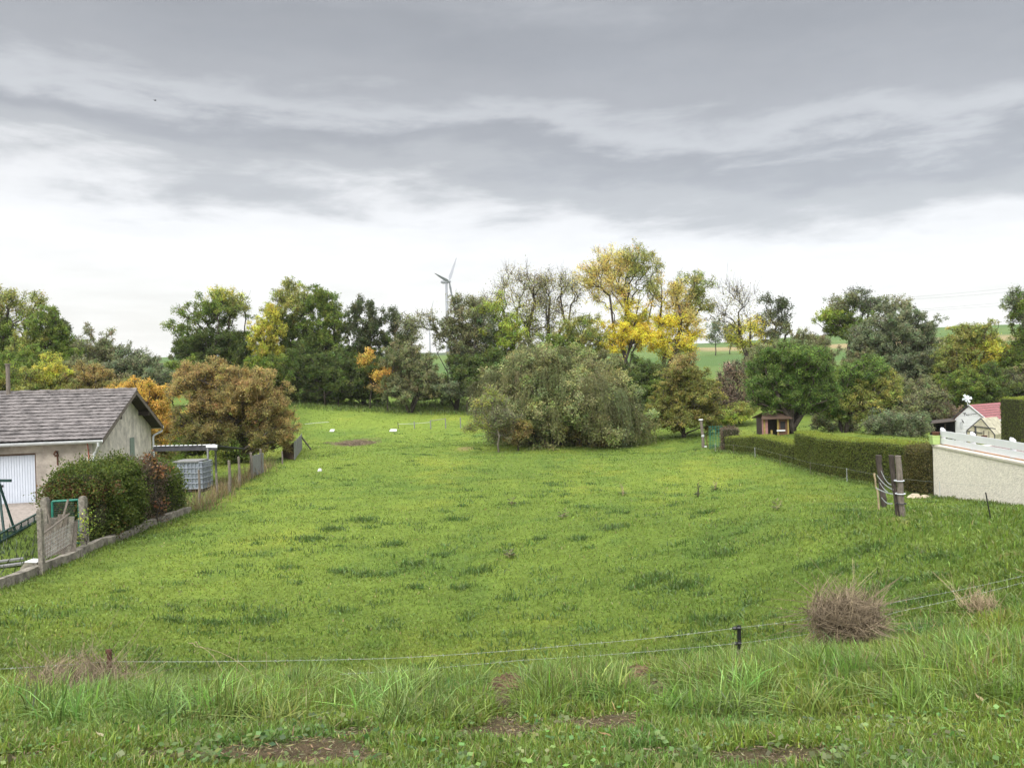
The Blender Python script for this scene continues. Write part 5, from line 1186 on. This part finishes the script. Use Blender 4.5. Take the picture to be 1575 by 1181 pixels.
def tape(a_, b_, sag, wd=.028):
    f = np.linspace(0, 1, 12)[:, None]; P = a_ * (1 - f) + b_ * f - np.array([0, 0, 1]) * sag * np.sin(f * math.pi)
    V = np.concatenate([P - (0, 0, wd / 2), P + (0, 0, wd / 2), P + (0, .004, wd / 2), P + (0, .004, -wd / 2)]); F = []
    for i in range(11):
        F += [(i, i + 1, 12 + i + 1, 12 + i), (24 + i, 24 + i + 1, 36 + i + 1, 36 + i), (12 + i, 12 + i + 1, 24 + i + 1, 24 + i), (36 + i, 36 + i + 1, i + 1, i)]
    return MB().add(V, F)
for (a_, b_, sag) in ((at(1355, 724, 18.9), at(1375, 746, 16.1), .10), (at(1349, 731, 18.4), at(1374, 753, 16.1), .05), (at(1347, 750, 18.3), at(1388, 760, 15.92), .05), (at(1353, 742, 18.9), at(1366, 757, 17), .03), (at(1356, 765, 18.9), at(1373, 774, 16.1), .06)):
    tape(np.array(a_), np.array(b_), sag).build('tape', MAT['tape'], tp_)
def band(b_, t_, py, r, m):
    z_ = at(1384, py, 16)[2]; f = (z_ - b_[2]) / (t_[2] - b_[2]); c = b_ * (1 - f) + t_ * f
    a_ = np.arange(13) * 2 * math.pi / 12; return MB().tube([c + np.array([math.cos(q) * r * 1.5 - .02, math.sin(q) * r * 1.5, 0]) for q in a_], .012, 5)
band(p1[0], p1[1], 739, .062, 0).build('tape', MAT['tape'], tp_); band(p1[0], p1[1], 759, .062, 0).build('tape', MAT['tape'], tp_); band(p1[0], p1[1], 774, .062, 0).build('strap', MAT['black'], tp_)
b_ = foot(1520, 14.6); t_ = at(1516, 757, 14.6); tag(MB().rod(b_ - (0, 0, .15), t_, .013, 6).build('fence_stake', MAT['black'], origin=b_), 'thin dark electric fence stake on the grass before the cream wall', 'stake')
# hedge foot: electric line with its white insulator rods
hl = thing('hedge_wire', 'pale electric wire on short white rods along the foot of the clipped hedge', 'wire fence', (float(HEDGE_X(30)) - .5, 30, gz(12.5, 30)))
vv = np.linspace(19.4, 44, 9); K_ = [np.array([float(HEDGE_X(v)) - .45, v, gz(float(HEDGE_X(v)) - .45, v)]) for v in vv]
for p in K_[1:]:
    MB().rod(p - (0, 0, .1), p + (0, 0, .5), .008, 5).build('rod', MAT['zinc'] if rng.uniform() < .3 else MAT['wood'], hl)
MB().tube([p + np.array([0, 0, .47]) for p in K_], .0025, 5).build('wire', MAT['wire'], hl)
b_ = foot(1079, 49); t_ = at(1078, 646, 49)
fp = thing('far_post', 'pale banded timber post standing at the lime tree beyond the hedge end', 'post', b_)
MB().tube([b_ - (0, 0, .2), b_ + (0, 0, .7), t_], [.10, .095, .09], 9).build('shaft', MAT['wood'], fp)
MB().tube([t_ + (0, 0, .001), t_ + (0, 0, .06)], [.15, .13], 9).build('cap', MAT['white_paint'], fp)
MB().tube([b_ + (0, 0, .72), b_ + (0, 0, .86)], [.104, .104], 9).build('band', MAT['zinc'], fp); MB().box((.05, -.13, .06), (.2, -.1, .14), o=b_).build('plate', MAT['white_paint'], fp)
b_ = foot(1086, 48.5); tag(MB().rod(b_ - (0, 0, .1), at(1086, 670, 48.5), .022, 6).build('steel_stake', MAT['rust'], origin=b_), 'short rusty stake right of the pale banded post', 'stake')
cg = thing('wire_cage', 'dark green wire mesh roll standing at the far hedge end', 'mesh', foot(1099, 46.5)); b_ = np.array(cg['_at']); w = MB()
for k in range(14): a_ = k * math.pi / 7; w.rod(b_ + (math.cos(a_) * .4, math.sin(a_) * .4, -.1), b_ + (math.cos(a_) * .4, math.sin(a_) * .4, 1.35), .008, 4)
for k in range(9): w.tube([b_ + np.array([math.cos(q) * .4, math.sin(q) * .4, k * .16]) for q in np.arange(15) * math.pi / 7], .006, 4)
w.build('mesh_roll', MAT['green_paint'], cg)

# ------------------------------------------------------------------ small paddock fence in the middle distance
PF = 'little posts of the far paddock fence'; prev = []
for px, pt, d, lb, m in ((611, 649, 70, 'dark thin stake, leftmost of the far paddock posts', 'wood_dark'), (636, 648, 70, 'second far paddock post from the left, thin and pale', 'wood_grey'), (661, 646, 70, 'pale far paddock post left of the white rail', 'wood_grey'), (684, 643, 70, 'whitest far paddock post, at the right end of the white rail', 'wood_grey'), (707, 642, 70, 'grey far paddock post beside the weeping willow', 'wood_grey')):
    b_ = foot(px, d); t_ = at(px + 1, pt, d); t_[2] = max(t_[2], b_[2] + .6); w = MB(); w.tube([b_ - (0, 0, .15), t_ - (0, 0, .05), t_], [.05, .05, .03] if m != 'wood_dark' else [.03, .03, .02], 7)
    tag(w.build('paddock_post', MAT[m], origin=b_), lb, 'post', PF); prev.append(t_)
tag(MB().beam(prev[2] - (0, 0, .06), prev[3] - (0, 0, .06), .03, .05).build('fence_rail', MAT['wood_grey'], origin=prev[2]), 'white rail between the two palest far paddock posts', 'rail')
tag(MB().tube([prev[0] - (0, 0, .2), prev[1] - (0, 0, .2), prev[2] - (0, 0, .2)], .012, 4).build('paddock_wire', MAT['tape'], origin=prev[0]), 'pale wire strung along the left paddock posts', 'wire')
a_, b_ = ground(469, 657), ground(506, 655); tag(MB().tube([a_ + (0, 0, .25), (a_ + b_) / 2 + (0, 0, .3), b_ + (0, 0, .3)], .015, 5).build('fallen_tape', MAT['tape'], origin=a_), 'pale tape stretched low across the pasture beyond the palings', 'fence tape')
for px, py, sx, lb in ((605, 664, .32, 'flat white trough lid lying below the leftmost paddock stake'), (511, 664.5, .2, 'small white scrap lying between the dirt patch and the palings')):
    g = ground(px, py); w = MB(); w.prism([g + (-sx, -.15, .02), g + (sx, -.2, .02), g + (sx * .9, .2, .14), g + (-sx * .8, .15, .16)], (0, .02, .06)); tag(w.build('white_board', MAT['litter'], origin=g), lb, 'board')
g = ground(492, 725); w = MB(); bm_ = np.array([(math.cos(a_) * r_ * (1 + .3 * rng.normal()), math.sin(a_) * r_, z_) for z_, r_ in ((.0, 1), (.5, .9), (1.2, .35)) for a_ in np.arange(6) * 1.05])
w.add(g + bm_ * .12, [tuple(range(12, 18))] + [(k * 6 + i, k * 6 + (i + 1) % 6, k * 6 + 6 + (i + 1) % 6, k * 6 + 6 + i) for k in range(2) for i in range(6)])
tag(w.build('plastic_bag', MAT['litter'], origin=g), 'crumpled white plastic scrap alone in the left of the pasture', 'litter')
# brushwood on the dirt patch
g = ground(545, 683); n = 260; w = MB(); c = np.stack([rng.normal(size=n) * .7, rng.normal(size=n) * .8, np.abs(rng.normal(size=n)) * .1], 1) + g
c[:, 2] = hgt(c[:, 0], c[:, 1]) + np.abs(rng.normal(size=n)) * .1; dv = rng.normal(size=(n, 3)) * np.array([.5, .5, .08])
V, Lp, St = tubes(np.stack([c - dv * .6, c + dv * .6], 1), np.full((n, 2), .018), 3); tag(link_mesh('brushwood', V, Lp, St, MAT['deadtwig'], origin=g), None, None, None, 'stuff')
# weed stalks standing in the pasture
for px, py, hh, lb in ((1073, 764, .55, 'dark dock stalk in the lush patch of the pasture, right of centre'), (958, 762, .5, 'thin dock stalk with flat leaves left of the dark dock stalk'), (865, 798, .22, 'flat rosette of pale weed leaves in the middle of the pasture'), (787, 777, .22, 'brownish weed rosette left of the pale one, higher in the pasture'), (1100, 755, .45, 'faint thin stalk right of the dark dock stalk'), (1195, 785, .2, 'pale spreading weed toward the corner posts'), (783, 858, .2, 'reddish weed below the middle of the pasture')):
    g = ground(px, py, 9); o = thing('weed_plant', lb, 'weed', g, 'weeds standing in the pasture'); n = 3 if hh > .3 else 1
    P = np.array([[g + (0, 0, -.02), g + np.array([rng.normal() * .03, 0, hh * .5 / n]), g + np.array([rng.normal() * .1, rng.normal() * .1, hh * rng.uniform(.6, 1)])] for _ in range(n + 1)])
    V, Lp, St = tubes(P, np.full(P.shape[:2], .008), 4); link_mesh('stalk', V, Lp, St, MAT['wood_dark'] if px == 1073 else MAT['straw'], o)
    nl = 26; a_ = rng.uniform(0, 6.28, nl); D = np.stack([np.cos(a_), np.sin(a_), rng.uniform(.1, .6, nl)], 1); C = g + D * .11 * rng.uniform(.6, 1.2, (nl, 1)) + np.array([0, 0, .05]); C[:8, 2] += rng.uniform(0, hh, 8)
    V, Lp, St = leaves(C, .17, .055, .2, D); link_mesh('leaves', V, Lp, St, MAT['leaf'], o, jitter_tint([.085, .11, .035] if hh > .3 else [.15, .16, .07], nl, .3))

# ------------------------------------------------------------------ wind turbines beyond the hill
def turbine(px_hub, py_hub, d, L_, u_dir, angs, label, rt=2.1, zb=0.0):
    hub = at(px_hub, py_hub, d); u = np.array(u_dir, float); u /= np.linalg.norm(u); ax = np.cross(u, (0, 0, 1.0)); base = np.array([hub[0], hub[1], gz(hub[0], hub[1]) - 2])
    back = ax * (-1 if ax[0] > 0 else 1)
    o = thing('wind_turbine', label, 'wind turbine', base, 'wind turbines beyond the hill')
    tw = hub + back * L_ * .10; base2 = np.array([tw[0], tw[1], base[2]])
    MB().tube([base2, base2 * .5 + (tw - (0, 0, rt)) * .5, tw - (0, 0, rt * .8)], [rt, rt * .8, rt * .6], 14).build('tower', MAT['turbine'], o, smooth=True)
    MB().tube([hub + back * L_ * .02, hub + back * L_ * .05, hub + back * L_ * .2, hub + back * L_ * .27], [rt * .6, rt * .95, rt * .95, rt * .55], 10).build('nacelle', MAT['turbine'], o)
    MB().tube([hub - back * L_ * .05, hub - back * L_ * .02, hub + back * L_ * .025], [rt * .25, rt * .6, rt * .7], 10).build('hub', MAT['turbine'], o)
    for a_ in angs:
        dv = u * math.cos(a_) + np.array([0, 0, 1.0]) * math.sin(a_); cv_ = np.cross(dv, ax); f = np.array([0, .08, .2, .4, .7, 1.0]); ch = L_ * np.array([.04, .045, .095, .08, .055, .02]); th = L_ * np.array([.03, .03, .022, .014, .008, .004])
        V = []
        for q, c_, t_ in zip(f, ch, th):
            p = hub + dv * L_ * q
            for s1, s2 in ((-.35, -.5), (.65, -.2), (.65, .2), (-.35, .5)): V.append(p + (cv_ * .55 + ax * .84) * c_ * s1 + (ax * .55 - cv_ * .84) * t_ * s2)
        F = [(i * 4 + k, i * 4 + (k + 1) % 4, i * 4 + 4 + (k + 1) % 4, i * 4 + 4 + k) for i in range(5) for k in range(4)] + [(3, 2, 1, 0), (20, 21, 22, 23)]
        MB().add(V, F).build('blade', MAT['turbine'], o)
turbine(691, 433, 950, 41, (-.34, -.94, 0), [R(7), R(127), R(247)], 'large grey wind turbine left of the middle, its tower behind the leaning willow', 2.6)
turbine(662, 483, 1900, 36, (.55, -.83, 0), [R(60), R(140), R(265)], 'small distant wind turbine left of the large one', 2.4)
turbine(843, 462, 1150, 40, (-.3, -.95, 0), [R(25), R(145), R(265)], 'pale wind turbine almost hidden behind the twigs of the leafless trees', 2.4)
for (pts, lb) in (([(1370, 459), (1480, 452), (1600, 438)], 'uppermost overhead wire, at the right edge of the sky'), ([(1370, 462), (1480, 457), (1600, 444)], 'second overhead wire from the top at the right edge of the sky'), ([(1380, 479), (1490, 470), (1600, 461)], 'third overhead wire at the right edge of the sky'), ([(1380, 480.5), (1490, 474), (1600, 466)], 'lowest overhead wire at the right edge of the sky')):
    P = [at(px, py, 260) for px, py in pts]; f = np.linspace(0, 1, 16); Q = [(1 - t_) ** 2 * P[0] + 2 * t_ * (1 - t_) * P[1] + t_ ** 2 * P[2] for t_ in f]
    tag(MB().tube(Q, .028, 4).build('overhead_wire', MAT['turbine'], origin=P[0]), lb, 'power line', 'overhead wires over the hill')
c = at(238, 155, 90); bd = thing('flying_bird', 'tiny dark bird flying high in the left of the sky', 'bird', c)
V = [c + np.array(q) for q in ((-.28, 0, .06), (-.12, .08, .09), (0, .09, .0), (.12, .08, .09), (.28, 0, .06), (.12, -.06, .08), (0, -.2, -.01), (-.12, -.06, .08), (0, 0, -.05), (0, .22, .0))]
MB().add(V, [(0, 1, 7), (1, 2, 8, 7), (2, 3, 5, 8), (3, 4, 5), (7, 8, 6), (8, 5, 6), (1, 9, 2), (2, 9, 3)]).build('body', MAT['dark'], bd)

# ------------------------------------------------------------------ wire fence on the bank in front
rb = at(168, 1062, 7.2); rb[2] = gz(*rb[:2]); rt_ = at(168, 1001, 7.2); w = MB()
w.tube([rb - (0, 0, .2), rb * .5 + rt_ * .5, rt_ - (.0, 0, .05), rt_], [.024, .025, .022, .02], 7); w.box((-.03, -.012, -.02), (.02, .012, .015), o=rt_)
tag(w.build('fence_post', MAT['rust'], origin=rb), 'rusty iron fence post in the dry brambles on the left of the bank', 'post')
tb = at(1135, 1006, 8.0); tb[2] = gz(*tb[:2]); tt = at(1134.5, 961, 8.0)
po = thing('insulated_post', 'short black steel fence post with insulators on the crest of the bank', 'post', tb); w = MB()
w.beam(tb - (0, 0, .3), tt, .008, .03, (0, 1, 0)); w.beam(tb + (.018, -.004, -.3), tt + (.018, -.004, 0), .03, .006, (0, 1, 0)); w.build('shaft', MAT['black'], po)
for z_ in (tt[2] - .025, at(1135, 988, 8)[2]):
    w = MB(); c = np.array([tt[0] - .01, tt[1] - .02, z_]); w.tube([c + (-.05, 0, 0), c + (-.02, 0, 0), c + (0, 0, 0), c + (.03, 0, 0)], [.012, .022, .012, .018], 8); w.build('insulator', MAT['black'], po)
def bank_wire(pts, name, label, barbs=True):
    P = [at(px, py, d) for px, py, d in pts]; Q = []
    for a_, b_ in zip(P[:-1], P[1:]):
        for f in np.linspace(0, 1, 30, endpoint=False): Q.append(a_ * (1 - f) + b_ * f - np.array([0, 0, .012 * math.sin(f * math.pi)]))
    Q.append(P[-1]); Q = np.array(Q); w = MB(); w.tube(Q, .0014, 5)
    if barbs:
        seg = np.linalg.norm(np.diff(Q, axis=0), axis=1).cumsum(); seg = np.concatenate([[0], seg]); B = []
        for s_ in np.arange(.05, seg[-1], .115):
            c = np.array([np.interp(s_, seg, Q[:, k]) for k in range(3)])
            for _ in range(2): dv = rng.normal(size=3); dv *= .016 / np.linalg.norm(dv); B.append([c - dv, c + dv])
        B = np.array(B); V, Lp, St = tubes(B, np.full(B.shape[:2], .0012), 3); w.add(V, [Lp[i:j] for i, j in zip(St, list(St[1:]) + [len(Lp)])])
    tag(w.build(name, MAT['wire'], origin=P[0]), label, 'barbed wire' if barbs else 'wire', 'wires of the bank fence')
bank_wire([(-160, 1035, 6.6), (168, 1017, 7.2), (600, 1012, 7.5), (900, 990, 7.8), (1135, 965, 8.0), (1290, 943, 8.5), (1385, 924, 8.8), (1580, 884, 9.4), (1750, 850, 10)], 'barbed_wire', 'upper barbed wire strung along the bank from post to post')
bank_wire([(-160, 1062, 6.6), (168, 1046, 7.2), (500, 1038, 7.4), (800, 1015, 7.75), (1135, 989, 8.0), (1290, 966, 8.4), (1378, 941, 8.8), (1580, 894, 9.3), (1750, 862, 10)], 'barbed_wire', 'lower barbed wire strung along the bank from post to post')
bank_wire([(1380, 968, 8.2), (1470, 955, 8.4), (1580, 940, 8.6), (1750, 915, 9)], 'barbed_wire', 'slack third wire at the right edge below the other two')

# ------------------------------------------------------------------ dead bushes, stalks and molehills on the bank
def deadbush(name, label, c, rx, rz, n, m, ln=(.15, .45), r=.0028, upw=.3, ball=True):
    c = np.asarray(c, float); b_ = c.copy(); b_[2] = gz(c[0], c[1]); o = thing(name, label, 'dead shrub', b_)
    u = rng.normal(size=(n, 3)); u /= np.linalg.norm(u, axis=1, keepdims=True); p = c + u * np.array([rx, rx * .9, rz]) * (rng.uniform(size=(n, 1)) ** .5) * (.92 + .55 * fbm(u[:, 0] * 1.7 + c[0], u[:, 2] * 1.7 + u[:, 1], 95, 2))[:, None].clip(.55, 1.3)
    p[:, 2] = np.maximum(p[:, 2], b_[2] + .01)
    out_ = p - c; out_ /= np.linalg.norm(out_, axis=1, keepdims=True) + 1e-6
    tg_ = np.cross(out_, rng.normal(size=(n, 3))); tg_ /= np.linalg.norm(tg_, axis=1, keepdims=True) + 1e-6; stray = (rng.uniform(size=(n, 1)) < .16)
    dv = np.where(stray, out_ * .9 + rng.normal(size=(n, 3)) * .4, tg_ + out_ * .12) + rng.normal(size=(n, 3)) * .25 + np.array([0, 0, upw]); dv /= np.linalg.norm(dv, axis=1, keepdims=True); l_ = rng.uniform(*ln, n)[:, None] * np.where(stray, rng.uniform(.8, 1.7, (n, 1)), 1)
    b2 = rng.normal(size=(n, 3)) * .16 - out_ * np.where(stray, 0, .38)
    f = np.array([0, .33, .66, 1.0]); P = np.stack([p + dv * l_ * q + b2 * l_ * q * q for q in f], 1)
    V, Lp, St = tubes(P, r * np.array([1, .9, .7, .4])[None] * rng.uniform(.6, 1.7, (n, 1)), 3)
    link_mesh('twigs', V, Lp, St, m, o)
    k = n // 9; i = rng.choice(n, k); P2 = P[i] + rng.normal(size=(k, 1, 3)) * .02; P2[:, :, 2] += .01
    V, Lp, St = tubes(P2, r * .9 * np.array([1, .9, .8, .5])[None] * np.ones((k, 1)), 3); link_mesh('pale_twigs', V, Lp, St, MAT['straw'], o)
    return o
c = at(1305, 956, 7.8)
deadbush('tumbled_bush', 'round dead grey brown bush caught on the bank fence', c, .37, .235, 2300, MAT['deadtwig'], (.12, .40), upw=.06)
MBc = None
c = at(112, 1062, 6.8); deadbush('dead_brambles', 'tangle of dry brown brambles around the rusty post', c, .66, .17, 1500, MAT['deadtwig'], (.1, .36), .0024, .3)
c = at(1508, 940, 8.9); deadbush('dry_clump', 'small clump of dry stalks on the bank under the wires at the right', c, .2, .12, 220, MAT['straw'], (.1, .28), .0026, 1.3)
SG = 'single dry grass stalks on the bank'
for px, py, dx, hh, d, lb in ((350, 1035, -.25, .62, 6.9, 'tall bent dry stalk on the bank, left of centre'), (402, 1040, -.55, .62, 6.8, 'long arching dry stalk beside the tall bent one'), (362, 1040, .05, .5, 6.9, 'upright dry stalk between the arching ones'), (640, 1000, -.05, .34, 8.0, 'lone thin pale stalk at the middle of the bank'), (45, 1030, -.1, .55, 6.9, 'pale dry stalk at the left edge over the brambles'), (185, 1030, .15, .45, 7.0, 'hooked dry stalk right of the rusty post'), (1010, 985, -.1, .3, 8.3, 'short pale stalk left of the black steel post'), (1432, 985, .0, .25, 8.4, 'pale dry stem right of the dead bush'), (410, 1030, .0, .35, 7.0, 'short dry seed head at the end of the arching stalks')):
    g = at(px, py, d); g[2] = gz(*g[:2]); f = np.linspace(0, 1, 9)[:, None]
    P = g + np.concatenate([dx * f ** 1.7, .1 * dx * f, hh * (f - .25 * f ** 3 * (abs(dx) > .2))], 1)
    w = MB(); w.tube(P, np.linspace(.0032, .0016, 9), 4); w.tube([P[-1], P[-1] + (dx * .05, 0, .03), P[-1] + (dx * .12, 0, .03)], [.002, .005, .001], 4)
    tag(w.build('dry_stalk', MAT['straw'], origin=g), lb, 'grass stalk', SG)
def molehill(px, py, r, h_, label):
    g = ground(px, py); w = MB(); K_, Sd = 9, 26; V = [g + np.array([0, 0, h_])]
    for k in range(1, K_ + 1):
        f = k / K_
        for s_ in range(Sd):
            a_ = s_ * 2 * math.pi / Sd; q = g + np.array([math.cos(a_), math.sin(a_), 0]) * r * f * (1 + .08 * rng.normal()); q[2] = gz(*q[:2]) + h_ * math.cos(f * math.pi / 2) ** 1.3 + rng.normal() * h_ * .14 - (.02 if k == K_ else 0); V.append(q)
    F = [(0, 1 + s_, 1 + (s_ + 1) % Sd) for s_ in range(Sd)] + [(1 + k * Sd + s_, 1 + (k + 1) * Sd + s_, 1 + (k + 1) * Sd + (s_ + 1) % Sd, 1 + k * Sd + (s_ + 1) % Sd) for k in range(K_ - 1) for s_ in range(Sd)]
    tag(w.add(V, F).build('molehill', MAT['soil'], origin=g), label, 'molehill', 'molehills on the bank')
molehill(782, 1054, .22, .085, 'crumbly reddish molehill among the long grass, left one'); molehill(978, 1040, .24, .09, 'darker overgrown molehill left of the black steel post')
for px, py, r, lb, cc in ((1508, 1091, .03, 'curled pale fallen leaf on the grass at the lower right', (.45, .36, .2)), (932, 1149, .03, 'tan fallen leaf at the bottom middle', (.38, .24, .12)), (1283, 1072, .025, 'small yellow fallen leaf below the dead bush', (.5, .42, .15)), (155, 1150, .022, 'cream fallen leaf in the lower left grass', (.45, .4, .25))):
    g = ground(px, py) + (0, 0, .06); a_ = rng.uniform(0, 6); u = np.array([math.cos(a_), math.sin(a_), .35]); v = np.array([-math.sin(a_), math.cos(a_), .2])
    pts = [(-1, 0, .1), (-.5, .5, .25), (.2, .55, .2), (.9, .2, .05), (1.3, 0, .3), (.9, -.2, .05), (.2, -.5, .22), (-.5, -.45, .28)]; V = [g + (u * p + v * q + np.array([0, 0, z_])) * r for p, q, z_ in pts] + [g + u * .1 * r]
    tag(link_mesh('fallen_leaf', V, [x_ for i in range(8) for x_ in (i, (i + 1) % 8, 8)], np.arange(8) * 3, MAT['leaf'], tint=np.tile(cc, (8, 1)), origin=g), lb, 'leaf', 'fallen leaves on the bank')

# ------------------------------------------------------------------ moist air over the far slope
hm = bpy.data.materials.new('haze'); hm.use_nodes = True; ht = hm.node_tree; ht.nodes.remove(ht.nodes['Principled BSDF'])
pv = ht.nodes.new('ShaderNodeVolumePrincipled'); pv.inputs['Color'].default_value = (.93, .96, 1, 1); pv.inputs['Density'].default_value = .00012
ht.links.new(pv.outputs[0], ht.nodes['Material Output'].inputs['Volume'])
zb = float(gzv.min()) - 1.0
tag(MB().box((-3100, -40, zb), (3100, 4100, 175)).build('haze', hm, origin=(0, 0, 0)), kind='stuff')
